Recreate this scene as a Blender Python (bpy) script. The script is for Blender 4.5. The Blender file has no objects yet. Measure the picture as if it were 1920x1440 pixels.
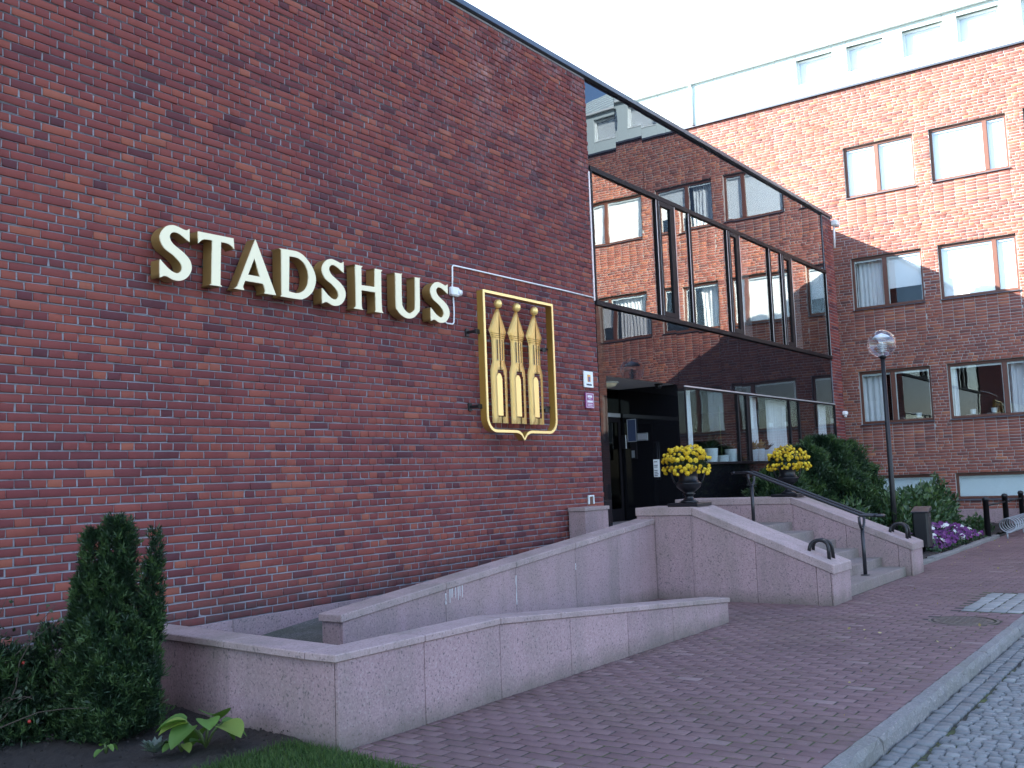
import bpy, bmesh, math, random
import numpy as np
from mathutils import Vector, Matrix, Quaternion

random.seed(7); RNG = np.random.default_rng(7)
SC = bpy.context.scene
COL = SC.collection
rad = math.radians

# ------------------------------------------------------------------ camera, sky, sun, exposure
CAM = Vector((0.0, -7.716, 1.6))
yaw, pit, rol = 0.623622793, 0.0953170109, -0.0372948153
fw = Vector((math.cos(pit)*math.cos(yaw), math.cos(pit)*math.sin(yaw), math.sin(pit)))
r0 = Vector((math.sin(yaw), -math.cos(yaw), 0)); u0 = r0.cross(fw)
rt = math.cos(rol)*r0 + math.sin(rol)*u0; up = -math.sin(rol)*r0 + math.cos(rol)*u0
cd = bpy.data.cameras.new('camera'); cam = bpy.data.objects.new('camera', cd); COL.objects.link(cam)
cam.matrix_world = Matrix(((rt.x, up.x, -fw.x, CAM.x), (rt.y, up.y, -fw.y, CAM.y), (rt.z, up.z, -fw.z, CAM.z), (0, 0, 0, 1)))
cd.sensor_width = 36.0; cd.lens = 1872.3/1920*36; cd.clip_start = 0.05; cd.clip_end = 2000
SC.camera = cam

CLOUD_AT = (-0.227, 6.232, 6.945)
TOSUN = Vector((-1.0, 1.2, 0.72)).normalized()
W = bpy.data.worlds.new('World'); SC.world = W; W.use_nodes = True
wn = W.node_tree; bg = wn.nodes['Background']
sk = wn.nodes.new('ShaderNodeTexSky'); sk.sky_type = 'NISHITA'; sk.sun_disc = False
sk.sun_elevation = math.asin(TOSUN.z); sk.sun_rotation = math.atan2(TOSUN.x, TOSUN.y)
sk.air_density = 1.0; sk.dust_density = 0.5; sk.ozone_density = 3.5
tc_ = wn.nodes.new('ShaderNodeTexCoord'); mp_ = wn.nodes.new('ShaderNodeMapping'); mp_.inputs['Scale'].default_value = (1.0, 1.0, 1.9); mp_.inputs['Location'].default_value = CLOUD_AT
cn = wn.nodes.new('ShaderNodeTexNoise'); cn.inputs['Scale'].default_value = 1.15; cn.inputs['Detail'].default_value = 7; cn.inputs['Roughness'].default_value = .52
crp = wn.nodes.new('ShaderNodeValToRGB'); crp.color_ramp.elements[0].position = .47; crp.color_ramp.elements[1].position = .60
mxc = wn.nodes.new('ShaderNodeMix'); mxc.data_type = 'RGBA'; mxc.inputs[7].default_value = (4.0, 4.3, 5.1, 1)
wn.links.new(tc_.outputs['Generated'], mp_.inputs[0]); wn.links.new(mp_.outputs[0], cn.inputs[0]); wn.links.new(cn.outputs[0], crp.inputs[0]); wn.links.new(crp.outputs[0], mxc.inputs[0])
wn.links.new(sk.outputs[0], mxc.inputs[6]); wn.links.new(mxc.outputs[2], bg.inputs[0]); bg.inputs[1].default_value = 0.12
sl = bpy.data.lights.new('sun', 'SUN'); sl.energy = 5.0; sl.angle = rad(0.53); sl.color = (1.0, 0.93, 0.84)
so = bpy.data.objects.new('sun', sl); COL.objects.link(so); so.rotation_mode = 'QUATERNION'
so.rotation_quaternion = (-TOSUN).to_track_quat('-Z', 'Y'); so.location = (-10, 10, 20)
SC.view_settings.view_transform = 'Standard'; SC.view_settings.look = 'None'
SC.view_settings.exposure = 2.36; SC.view_settings.gamma = 1.0
SC.view_settings.use_curve_mapping = False
try:
    SC.cycles.use_denoising = True; SC.cycles.max_bounces = 8; SC.cycles.transparent_max_bounces = 16
    SC.cycles.sample_clamp_indirect = 6
except Exception: pass

# ------------------------------------------------------------------ material helpers
class NT:
    def __init__(s, name):
        s.m = bpy.data.materials.new(name); s.m.use_nodes = True; s.t = s.m.node_tree
        s.t.nodes.clear(); s.out = s.t.nodes.new('ShaderNodeOutputMaterial')
    def n(s, typ, **kw):
        nd = s.t.nodes.new(typ)
        for k, v in kw.items():
            if k.startswith('_'): setattr(nd, k[1:], v)
            else:
                key = int(k[1:]) if k[0] == 'i' and k[1:].isdigit() else k.replace('__', ' ')
                s.set(nd.inputs[key], v)
        return nd
    def set(s, inp, v):
        if isinstance(v, bpy.types.NodeSocket): s.t.links.new(v, inp)
        elif isinstance(v, bpy.types.Node): s.t.links.new(v.outputs[0], inp)
        elif isinstance(v, (tuple, list)) and len(v) == 3 and len(inp.default_value) == 4: inp.default_value = (*v, 1)
        else: inp.default_value = v
    def pos(s): return s.n('ShaderNodeNewGeometry').outputs['Position']
    def noise(s, scale, detail=4, rough=.55, vec=None, **kw):
        return s.n('ShaderNodeTexNoise', Vector=vec if vec is not None else s.pos(), Scale=scale, Detail=detail, Roughness=rough, **kw).outputs[0]
    def vor(s, scale, vec=None):
        return s.n('ShaderNodeTexVoronoi', Vector=vec if vec is not None else s.pos(), Scale=scale)
    def ramp(s, fac, stops, interp='LINEAR'):
        r = s.n('ShaderNodeValToRGB', Fac=fac); cr = r.color_ramp; cr.interpolation = interp
        while len(cr.elements) < len(stops): cr.elements.new(0.5)
        for e, (p, c) in zip(cr.elements, stops):
            e.position = p; e.color = (*c, 1) if isinstance(c, (tuple, list)) else (c, c, c, 1)
        return r.outputs[0]
    def mix(s, fac, a, b, mode='MIX'):
        nd = s.t.nodes.new('ShaderNodeMix'); nd.data_type = 'RGBA'; nd.blend_type = mode
        s.set(nd.inputs[0], fac); s.set(nd.inputs[6], a); s.set(nd.inputs[7], b); return nd.outputs[2]
    def math(s, op, a, b=0.0, clamp=False):
        nd = s.n('ShaderNodeMath', i0=a, i1=b, _operation=op); nd.use_clamp = clamp; return nd.outputs[0]
    def bump(s, h, strength=.3, dist=.01):
        return s.n('ShaderNodeBump', Height=h, Strength=strength, Distance=dist).outputs[0]
    def bsdf(s, col, rough=.8, normal=None, **kw):
        b = s.n('ShaderNodeBsdfPrincipled', Base__Color=col, Roughness=rough, **kw)
        if normal is not None: s.set(b.inputs['Normal'], normal)
        s.t.links.new(b.outputs[0], s.out.inputs[0]); return b
    def surf(s, sh): s.t.links.new(sh, s.out.inputs[0])

def tone_of(t):
    a = t.n('ShaderNodeAttribute', _attribute_name='tone', _attribute_type='GEOMETRY').outputs['Fac']
    b = t.n('ShaderNodeAttribute', _attribute_name='tone', _attribute_type='OBJECT').outputs['Fac']
    return t.math('ADD', a, b)

M = {}
def plain(name, col, rough=.6, metallic=0.0, var=.12, scale=25, bump=0.0, **kw):
    t = NT(name); n = t.noise(scale, 5)
    c = t.mix(t.math('MULTIPLY', n, var*2), tuple(x*(1+var*.6) for x in col), tuple(x*(1-var) for x in col))
    t.bsdf(c, t.math('ADD', t.math('MULTIPLY', t.noise(scale*.6, 3), .12), rough-.06), Metallic=metallic,
           normal=t.bump(t.noise(scale*4, 4), bump, .004) if bump else None, **kw)
    M[name] = t.m; return t.m

def brick_mat(name, stops, eff=0.0, algae=0.0):
    t = NT(name); tn = tone_of(t); p = t.pos()
    c = t.ramp(tn, stops)
    sp = t.noise(130, 3, .7)
    c = t.mix(t.math('MULTIPLY', sp, .4), c, t.mix(1.0, c, (.5, .45, .48), 'MULTIPLY'))
    st = t.ramp(t.noise(2.2, 5, .65), [(.35, 0.0), (.75, 1.0)])
    c = t.mix(t.math('MULTIPLY', st, .22), c, (.15, .075, .08))
    mpp = t.n('ShaderNodeMapping', Vector=p); mpp.inputs['Scale'].default_value = (2.2, 2.2, .22)
    ss = t.ramp(t.noise(1.0, 6, .65, vec=mpp.outputs[0]), [(.50, 0.0), (.72, 1.0)])
    c = t.mix(t.math('MULTIPLY', ss, .35), c, t.mix(1.0, c, (.5, .48, .5), 'MULTIPLY'))
    if eff:
        sx = t.n('ShaderNodeSeparateXYZ', Vector=p)
        hz = t.n('ShaderNodeMapRange', Value=sx.outputs[2], From__Min=4.8, From__Max=7.0).outputs[0]
        hx = t.n('ShaderNodeMapRange', Value=sx.outputs[0], From__Min=6.0, From__Max=11.0).outputs[0]
        e = t.ramp(t.noise(1.6, 6, .7), [(.47, 0.0), (.66, 1.0)])
        e2 = t.ramp(t.noise(14, 4, .7), [(.42, 0.0), (.72, 1.0)])
        f = t.math('MULTIPLY', t.math('MULTIPLY', e, e2), t.math('MULTIPLY', hz, hx))
        c = t.mix(t.math('MULTIPLY', f, eff), c, (.5, .47, .5))
    if algae:
        sx = t.n('ShaderNodeSeparateXYZ', Vector=p)
        hz = t.n('ShaderNodeMapRange', Value=t.math('ADD', sx.outputs[2], t.math('MULTIPLY', t.noise(3, 4), .4)), From__Min=1.05, From__Max=.6).outputs[0]
        f = t.math('MULTIPLY', hz, t.ramp(t.noise(5, 5, .7), [(.35, .1), (.65, 1.0)]))
        c = t.mix(t.math('MULTIPLY', f, algae), c, (.06, .065, .06))
    t.bsdf(c, .9, t.bump(t.noise(90, 5, .7), .5, .004), Specular__IOR__Level=.12)
    M[name] = t.m
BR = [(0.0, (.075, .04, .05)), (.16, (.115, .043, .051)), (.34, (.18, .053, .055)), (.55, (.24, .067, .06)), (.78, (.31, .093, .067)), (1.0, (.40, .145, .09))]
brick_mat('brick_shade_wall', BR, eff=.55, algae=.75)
brick_mat('brick_office', [(p, (c[0]*1.3+.012, c[1]*1.6+.012, c[2]*1.35+.006)) for p, c in BR])  # wing brick tones lightened: sun glare on the office wall put into the colour
def mortar(name, col):
    t = NT(name); c = t.mix(t.noise(3, 6, .7), tuple(x*1.15 for x in col), tuple(x*.55 for x in col))
    c = t.mix(t.ramp(t.noise(9, 4, .7), [(.55, 0.0), (.7, .8)]), c, tuple(x*.4 for x in col))
    c = t.mix(t.ramp(t.noise(6.5, 5, .7), [(.62, 0.0), (.72, .7)]), c, (.6, .59, .62))
    t.bsdf(c, .95, t.bump(t.noise(160, 4, .7), .7, .004), Specular__IOR__Level=.1); M[name] = t.m
mortar('mortar', (.33, .32, .35)); mortar('mortar_office', (.46, .44, .42))  # office mortar paler, part of the sunlit wash put into its colour

def granite(name, a, b, speck=.5, stain=.35, splash=.55):
    t = NT(name); p = t.pos()
    v = t.vor(85); g = t.ramp(v.outputs['Color'], [(0.0, 0.0), (1.0, 1.0)])
    c = t.mix(g, a, b)
    v2 = t.vor(70); d = t.ramp(t.noise(48, 2, .5), [(.33, 1.0), (.40, 0.0)])
    c = t.mix(t.math('MULTIPLY', d, speck), c, (.075, .07, .075))
    w = t.ramp(t.noise(60, 2, .5), [(.62, 0.0), (.68, 1.0)])
    c = t.mix(t.math('MULTIPLY', w, .5), c, (.5, .42, .41))
    c = t.mix(t.math('MULTIPLY', tone_of(t), .35), c, t.mix(1.0, c, (.6, .6, .62), 'MULTIPLY'))
    mp = t.n('ShaderNodeMapping', Vector=p); mp.inputs['Scale'].default_value = (3, 3, .5)
    s1 = t.ramp(t.noise(1.0, 6, .7, vec=mp.outputs[0]), [(.42, 0.0), (.72, 1.0)])
    c = t.mix(t.math('MULTIPLY', s1, stain), c, (.16, .15, .13))
    s2 = t.ramp(t.noise(1.3, 5, .6), [(.5, 0.0), (.75, 1.0)])
    c = t.mix(t.math('MULTIPLY', s2, stain*.7), c, (.13, .14, .09))
    sz_ = t.n('ShaderNodeSeparateXYZ', Vector=p).outputs[2]
    dm = t.n('ShaderNodeMapRange', Value=t.math('SUBTRACT', sz_, t.math('MULTIPLY', t.noise(4, 5, .7), .22)), From__Min=.06, From__Max=-.10).outputs[0]
    c = t.mix(t.math('MULTIPLY', dm, splash), c, (.085, .085, .06))
    t.bsdf(c, .75, t.bump(t.noise(150, 3, .7), .35, .003), Specular__IOR__Level=.2); M[name] = t.m
granite('granite', (.32, .215, .23), (.46, .32, .33), .65, .42)
granite('granite_coping', (.36, .265, .265), (.47, .355, .345), .5, .5)
granite('granite_step', (.23, .185, .175), (.31, .25, .235), .35, .5, .2)
granite('kerb_granite', (.175, .17, .17), (.25, .245, .24), .4, .4, 0.0)
def paver_mat():
    t = NT('paver'); tn = tone_of(t)
    c = t.ramp(tn, [(0.0, (.12, .075, .08)), (.4, (.19, .118, .122)), (.75, (.23, .148, .15)), (1.0, (.30, .225, .22))])
    c = t.mix(t.math('MULTIPLY', t.noise(160, 3, .7), .5), c, t.mix(1.0, c, (.5, .5, .5), 'MULTIPLY'))
    ms = t.ramp(t.noise(.9, 5, .65), [(.47, 0.0), (.72, 1.0)])
    m2 = t.ramp(t.noise(25, 4, .7), [(.4, 0.0), (.65, 1.0)])
    c = t.mix(t.math('MULTIPLY', t.math('MULTIPLY', ms, m2), .5), c, (.085, .085, .04))
    dk = t.ramp(t.noise(.55, 6, .7), [(.48, 0.0), (.7, 1.0)])
    c = t.mix(t.math('MULTIPLY', dk, .45), c, t.mix(1.0, c, (.5, .52, .52), 'MULTIPLY'))
    gm = t.ramp(t.noise(22, 2, .4), [(.74, 0.0), (.77, .5)])
    c = t.mix(gm, c, (.3, .28, .28))
    t.bsdf(c, .75, t.bump(t.noise(120, 4, .7), .4, .004), Specular__IOR__Level=.25); M['paver'] = t.m
paver_mat()
def joint_mat():
    t = NT('joint_sand')
    ms = t.ramp(t.noise(1.3, 5, .65), [(.42, 0.0), (.6, 1.0)])
    m2 = t.ramp(t.noise(30, 3, .6), [(.38, 0.0), (.55, 1.0)])
    c = t.mix(t.math('MULTIPLY', ms, m2), t.mix(t.noise(60, 3), (.02, .018, .02), (.04, .036, .034)), (.075, .10, .02))
    t.bsdf(c, .95, t.bump(t.noise(120, 4), .6, .006)); M['joint_sand'] = t.m
joint_mat()
def cobble_mat():
    t = NT('cobble'); tn = tone_of(t)
    c = t.ramp(tn, [(0.0, (.12, .13, .135)), (.5, (.205, .22, .22)), (1.0, (.31, .32, .31))])
    c = t.mix(t.math('MULTIPLY', t.noise(140, 3, .7), .6), c, t.mix(1.0, c, (.5, .5, .52), 'MULTIPLY'))
    t.bsdf(c, .6, t.bump(t.noise(70, 5, .7), .6, .006)); M['cobble'] = t.m
cobble_mat()
def soil_mat():
    t = NT('soil'); c = t.mix(t.noise(18, 6, .7), (.018, .014, .013), (.06, .048, .042))
    d = t.ramp(t.noise(130, 2, .6), [(.70, 0.0), (.76, 1.0)])
    c = t.mix(t.math('MULTIPLY', d, .6), c, (.22, .2, .19))
    t.bsdf(c, .95, t.bump(t.noise(60, 6, .75), 1.0, .02)); M['soil'] = t.m
soil_mat()
def gravel_mat():
    t = NT('gravel'); v = t.vor(70)
    c = t.mix(v.outputs['Color'], (.05, .05, .05), (.17, .165, .155))
    ms = t.ramp(t.noise(2.0, 5, .65), [(.4, 0.0), (.6, 1.0)])
    c = t.mix(t.math('MULTIPLY', ms, .5), c, (.05, .06, .03))
    t.bsdf(c, .9, t.bump(v.outputs['Distance'], .8, .012)); M['gravel'] = t.m
gravel_mat()
def leaf_mat(name, stops, rough=.5, trans=.25):
    t = NT(name); tn = tone_of(t); c = t.ramp(tn, stops)
    d = t.n('ShaderNodeBsdfPrincipled', Base__Color=c, Roughness=rough)
    tr = t.n('ShaderNodeBsdfTranslucent', Color=t.mix(1.0, c, (1.1, 1.25, .5), 'MULTIPLY'))
    t.surf(t.n('ShaderNodeMixShader', i0=trans, i1=d, i2=tr).outputs[0]); M[name] = t.m
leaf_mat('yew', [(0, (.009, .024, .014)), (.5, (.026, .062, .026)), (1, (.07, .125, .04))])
leaf_mat('bush_leaf', [(0, (.02, .038, .018)), (.5, (.045, .075, .038)), (1, (.12, .16, .09))])
leaf_mat('rhodo', [(0, (.022, .05, .022)), (.6, (.05, .10, .045)), (1, (.12, .19, .06))], .4)
leaf_mat('hosta', [(0, (.05, .11, .025)), (.6, (.12, .23, .045)), (1, (.30, .32, .06))], .65, .3)
leaf_mat('grey_leaf', [(0, (.12, .16, .14)), (1, (.24, .29, .26))])
leaf_mat('grass', [(0, (.025, .06, .012)), (.6, (.05, .11, .022)), (1, (.11, .17, .045))], .7, .3)
leaf_mat('yellow_petal', [(0, (.55, .33, .01)), (.5, (.75, .52, .015)), (1, (.85, .66, .06))], .6, .25)
leaf_mat('purple_petal', [(0, (.08, .012, .10)), (1, (.20, .04, .22))], .6, .3)
leaf_mat('white_petal', [(0, (.65, .64, .66)), (1, (.8, .8, .8))], .6, .3)
leaf_mat('litter', [(0, (.25, .18, .06)), (1, (.45, .38, .2))], .7, .2)
plain('lawn_soil', (.035, .055, .018), .95)
plain('hip_red', (.35, .03, .02), .4)
plain('lime', (.58, .57, .58), .9)
plain('bark', (.06, .045, .035), .9, bump=.5)
plain('stem_green', (.07, .11, .03), .6)
plain('black_iron', (.018, .018, .02), .42, .3, bump=.15)
plain('urn_iron', (.012, .013, .017), .38, .3, bump=.15)
plain('grey_steel', (.035, .036, .042), .36, .4)
plain('galvanised', (.34, .36, .38), .45, .6, .2, 40)
plain('cap_metal', (.07, .085, .11), .4, .5)
plain('bronze_frame', (.010, .008, .010), .6, .0, Specular__IOR__Level=.2)
plain('alu_strip', (.62, .63, .66), .35, .6)
plain('wood_frame', (.115, .042, .026), .5, 0, .3, 12)
plain('white_panel', (.50, .60, .60), .5, .0, .06, 3)
plain('white_trim', (.68, .74, .74), .4)
plain('white_plastic', (.8, .8, .8), .35)
plain('sill_metal', (.10, .10, .12), .4, .4)
plain('curtain', (.72, .74, .76), .9, 0, .06)
plain('blind', (.82, .84, .85), .8, 0, .03)
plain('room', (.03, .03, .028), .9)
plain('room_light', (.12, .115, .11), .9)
plain('ceiling_white', (.55, .55, .54), .8)
plain('pot_white', (.72, .80, .82), .4)
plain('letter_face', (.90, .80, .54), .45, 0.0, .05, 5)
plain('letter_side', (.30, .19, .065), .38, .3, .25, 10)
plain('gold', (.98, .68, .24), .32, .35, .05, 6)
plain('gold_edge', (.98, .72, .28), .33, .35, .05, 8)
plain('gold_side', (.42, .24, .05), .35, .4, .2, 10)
plain('paper', (.82, .83, .82), .7)
plain('poster_blue', (.055, .075, .14), .25)
plain('sign_purple', (.28, .05, .20), .35)
plain('sign_orange', (.75, .33, .04), .4)
plain('sign_blue', (.06, .10, .30), .4)
plain('ink', (.03, .03, .05), .6)
plain('manhole_iron', (.11, .095, .085), .6, .5, .3, 40, .5)
plain('lamp_cream', (.75, .70, .52), .4)
plain('roof_dark', (.05, .05, .055), .9)
plain('terrain', (.10, .11, .08), .95)
plain('core_dark', (.035, .032, .03), .95)

def schlick(t, f0):
    lw = t.n('ShaderNodeLayerWeight', Blend=.5).outputs['Facing']
    p = t.math('POWER', lw, 5.0); return t.math('ADD', t.math('MULTIPLY', p, 1-f0), f0, True)
def gloss_dark(name, col, ior, wav=.0, rough=.0, tint=(1, 1, 1)):
    t = NT(name)
    nm = t.bump(t.noise(1.1, 2, .4), wav, .02) if wav else None
    fr = schlick(t, ior)
    gl = t.n('ShaderNodeBsdfGlossy', Color=(*tint, 1), Roughness=rough)
    if nm is not None: t.set(gl.inputs['Normal'], nm)
    df = t.n('ShaderNodeBsdfDiffuse', Color=(*col, 1))
    t.surf(t.n('ShaderNodeMixShader', i0=fr, i1=df, i2=gl).outputs[0]); M[name] = t.m
gloss_dark('spandrel_glass', (.010, .010, .015), .085, .05, .0, (.80, .86, .95))
gloss_dark('dark_spandrel', (.010, .009, .012), .045, .05, .0, (.9, .88, .95))
gloss_dark('black_stone', (.008, .008, .010), .04, .06, .03)
def pane_glass(name, ior, wav, tint, through=(.82, .86, .86)):
    t = NT(name)
    fr = schlick(t, ior)
    gl = t.n('ShaderNodeBsdfGlossy', Color=(*tint, 1), Roughness=.0)
    if wav: t.set(gl.inputs['Normal'], t.bump(t.noise(1.3, 2, .4), wav, .02))
    tr = t.n('ShaderNodeBsdfTransparent', Color=(*through, 1))
    t.surf(t.n('ShaderNodeMixShader', i0=fr, i1=tr, i2=gl).outputs[0]); M[name] = t.m
pane_glass('facade_glass', .25, .06, (1, .98, .95), (.62, .66, .66))
pane_glass('low_glass', .06, .08, (.95, .97, 1), (.93, .95, .95))
pane_glass('door_glass', .035, .05, (1, 1, 1), (.35, .37, .37))
pane_glass('window_glass', .07, .05, (1, 1, 1), (.94, .96, .96))
pane_glass('globe_glass', .12, 0, (1, 1, 1), (.93, .93, .96))

# ------------------------------------------------------------------ mesh helpers
def mesh_from(name, V, F, mat, tone=None, smooth=False):
    me = bpy.data.meshes.new(name)
    V = np.asarray(V, dtype=np.float32); 
    if isinstance(F, np.ndarray):
        n = F.shape[1]; me.vertices.add(len(V)); me.vertices.foreach_set('co', V.ravel())
        me.loops.add(F.size); me.loops.foreach_set('vertex_index', F.ravel().astype(np.int32))
        me.polygons.add(len(F)); me.polygons.foreach_set('loop_start', np.arange(0, F.size, n, dtype=np.int32))
        me.update(calc_edges=True)
    else:
        me.from_pydata([tuple(v) for v in V.tolist()], [], F)
    if tone is not None:
        a = me.attributes.new('tone', 'FLOAT', 'POINT'); a.data.foreach_set('value', np.asarray(tone, dtype=np.float32))
    if mat: me.materials.append(M[mat])
    if smooth: me.polygons.foreach_set('use_smooth', np.ones(len(me.polygons), dtype=bool))
    me.validate(); me.update()
    return me
def link(name, me, parent=None, loc=None):
    o = bpy.data.objects.new(name, me); COL.objects.link(o)
    if parent is not None: o.parent = parent
    if loc is not None: o.location = loc
    return o
def empty(name, label, cat, loc=(0, 0, 0), group=None):
    o = bpy.data.objects.new(name, None); COL.objects.link(o); o.location = loc; o.empty_display_size = .1
    bpy.context.view_layer.update()
    return tag(o, label, cat, group)
def tag(o, label=None, cat=None, group=None, kind=None):
    if label: o['label'] = label
    if cat: o['category'] = cat
    if group: o['group'] = group
    if kind: o['kind'] = kind
    return o
def origin_of(p):
    v = Vector((0, 0, 0))
    while p is not None: v += p.location; p = p.parent
    return v

class MB:
    """collects shapes given in world coordinates; build() links them as one mesh object"""
    def __init__(s): s.bm = bmesh.new()
    def hexa(s, pts, bev=0.0):
        vs = [s.bm.verts.new(p) for p in pts]
        fs = [s.bm.faces.new([vs[i] for i in f]) for f in ((0, 3, 2, 1), (4, 5, 6, 7), (0, 1, 5, 4), (1, 2, 6, 5), (2, 3, 7, 6), (3, 0, 4, 7))]
        if bev:
            es = list({e for f in fs for e in f.edges})
            bmesh.ops.bevel(s.bm, geom=es, offset=bev, segments=1, affect='EDGES', profile=.5)
        return s
    def box(s, x0, x1, y0, y1, z0, z1, bev=0.0):
        return s.hexa([(x0, y0, z0), (x1, y0, z0), (x1, y1, z0), (x0, y1, z0), (x0, y0, z1), (x1, y0, z1), (x1, y1, z1), (x0, y1, z1)], bev)
    def tube(s, pts, r, n=8, cap=True, closed=False):
        P = [Vector(p) for p in pts]; rs = r if isinstance(r, (list, tuple)) else [r]*len(P)
        rings = []; prev = None
        for i, p in enumerate(P):
            if closed: d = (P[(i+1) % len(P)]-P[i-1])
            else: d = (P[min(i+1, len(P)-1)]-P[max(i-1, 0)])
            d.normalize()
            if prev is None:
                a = d.cross(Vector((0, 0, 1))); 
                if a.length < .05: a = d.cross(Vector((1, 0, 0)))
            else: a = prev-d*prev.dot(d)
            a.normalize(); prev = a; b = d.cross(a)
            rings.append([s.bm.verts.new(p+rs[i]*(math.cos(2*math.pi*k/n)*a+math.sin(2*math.pi*k/n)*b)) for k in range(n)])
        m = len(rings)
        for i in range(m if closed else m-1):
            A, B = rings[i], rings[(i+1) % m]
            for k in range(n): 
                f = s.bm.faces.new((A[k], A[(k+1) % n], B[(k+1) % n], B[k])); f.smooth = True
        if cap and not closed:
            s.bm.faces.new(rings[0][::-1]); s.bm.faces.new(rings[-1])
        return s
    def lathe(s, prof, c, n=24, smooth=True):
        rings = [[s.bm.verts.new((c[0]+r*math.cos(2*math.pi*k/n), c[1]+r*math.sin(2*math.pi*k/n), c[2]+z)) for k in range(n)] for r, z in prof]
        for A, B in zip(rings, rings[1:]):
            for k in range(n):
                f = s.bm.faces.new((A[k], A[(k+1) % n], B[(k+1) % n], B[k])); f.smooth = smooth
        s.bm.faces.new(rings[0][::-1]); s.bm.faces.new(rings[-1]); return s
    def prism(s, poly, y0, y1, axis='y'):
        f = {'y': lambda a, b, d: (a, d, b), 'x': lambda a, b, d: (d, a, b), 'z': lambda a, b, d: (a, b, d)}[axis]
        A = [s.bm.verts.new(f(a, b, y0)) for a, b in poly]; B = [s.bm.verts.new(f(a, b, y1)) for a, b in poly]
        n = len(poly)
        s.bm.faces.new(A); s.bm.faces.new(B[::-1])
        for k in range(n): s.bm.faces.new((A[k], B[k], B[(k+1) % n], A[(k+1) % n]))
        return s
    def build(s, name, mat, parent=None, own=None):
        bmesh.ops.recalc_face_normals(s.bm, faces=s.bm.faces[:])
        off = origin_of(parent) if parent is not None else Vector((0, 0, 0))
        loc = Vector(own)-off if own is not None else Vector((0, 0, 0))
        bmesh.ops.translate(s.bm, verts=s.bm.verts[:], vec=-(off+loc))
        me = bpy.data.meshes.new(name); s.bm.to_mesh(me); s.bm.free(); me.materials.append(M[mat])
        return link(name, me, parent, loc)
def structure(o): o['kind'] = 'structure'; return o

# brick-like pieces: (u0,u1,v0,v1) rectangles on a plane O + u*U + v*V, proud along N
def piece_verts(u0, u1, v0, v1, w, depth, ch, jit):
    n = len(u0); J = lambda: RNG.normal(0, jit, n)
    base = [(u0, v0), (u1, v0), (u1, v1), (u0, v1)]
    sg = [(1, 1), (-1, 1), (-1, -1), (1, -1)]
    out = np.zeros((n, 12, 3))
    jj = [(J(), J()) for _ in range(4)]
    wj = [J() for _ in range(4)]
    for k in range(4):
        a = base[k][0]+jj[k][0]; b = base[k][1]+jj[k][1]
        out[:, k] = np.stack([a, b, w-depth], 1)
        out[:, 4+k] = np.stack([a, b, w-ch+wj[k]], 1)
        out[:, 8+k] = np.stack([a+sg[k][0]*ch*1.3, b+sg[k][1]*ch*1.3, w+wj[k]], 1)
    return out
PF = []
for k in range(4):
    k2 = (k+1) % 4
    PF += [(k, k2, 4+k2, 4+k), (4+k, 4+k2, 8+k2, 8+k)]
PF.append((8, 9, 10, 11)); PF = np.array(PF)
def pieces(rects, tones, O, U, V, N, mat, near, parent, name, field_name, depth=.016, ch=.003, jit=.0012, wj=.0015, cap=300, visible=lambda P: True):
    """nearest `cap` pieces become objects of their own (shared meshes), the rest one 'stuff' mesh"""
    R = np.array(rects); T = np.array(tones); O, U, V, N = [np.array(a, float) for a in (O, U, V, N)]
    cen = O+np.outer((R[:, 0]+R[:, 1])/2, U)+np.outer((R[:, 2]+R[:, 3])/2, V)
    d = np.linalg.norm(cen-np.array(near), axis=1)/np.sqrt(np.maximum(R[:, 1]-R[:, 0], .01))
    vis = np.array([visible(c) for c in cen]); d[~vis] = 1e9
    order = np.argsort(d); single = order[:min(cap, int(vis.sum()))]
    rest = np.ones(len(R), bool); rest[single] = False
    off = np.array(origin_of(parent))
    if rest.any():
        r = R[rest]; n = len(r)
        P = piece_verts(r[:, 0], r[:, 1], r[:, 2], r[:, 3], np.clip(RNG.normal(0, wj, n), -1.8*wj, 2*wj), depth, ch, jit).reshape(-1, 3)
        Wd = O+np.outer(P[:, 0], U)+np.outer(P[:, 1], V)+np.outer(P[:, 2], N)-off
        F = (PF[None]+(np.arange(n)*12)[:, None, None]).reshape(-1, 4)
        me = mesh_from(field_name, Wd, F, mat, np.repeat(T[rest], 12))
        tag(link(field_name, me, parent), kind='stuff')
    cache = {}
    rotm = Matrix((U, V, N)).transposed().to_4x4()
    for i in single:
        a, b = R[i, 1]-R[i, 0], R[i, 3]-R[i, 2]
        key = (round(a/.008), round(b/.006), random.randrange(3))
        if key not in cache:
            ua = np.array([a/2]); ub = np.array([b/2])
            P = piece_verts(-ua, ua, -ub, ub, np.zeros(1), depth, ch, jit).reshape(-1, 3)
            cache[key] = mesh_from(name, P, PF, mat)
        o = bpy.data.objects.new(name, cache[key]); COL.objects.link(o); o.parent = parent
        c = Vector(cen[i]-off)+Vector(N)*max(-1.8*wj, min(2*wj, random.gauss(0, wj)))
        o.matrix_local = Matrix.Translation(c) @ rotm
        o['tone'] = float(T[i])

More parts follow.
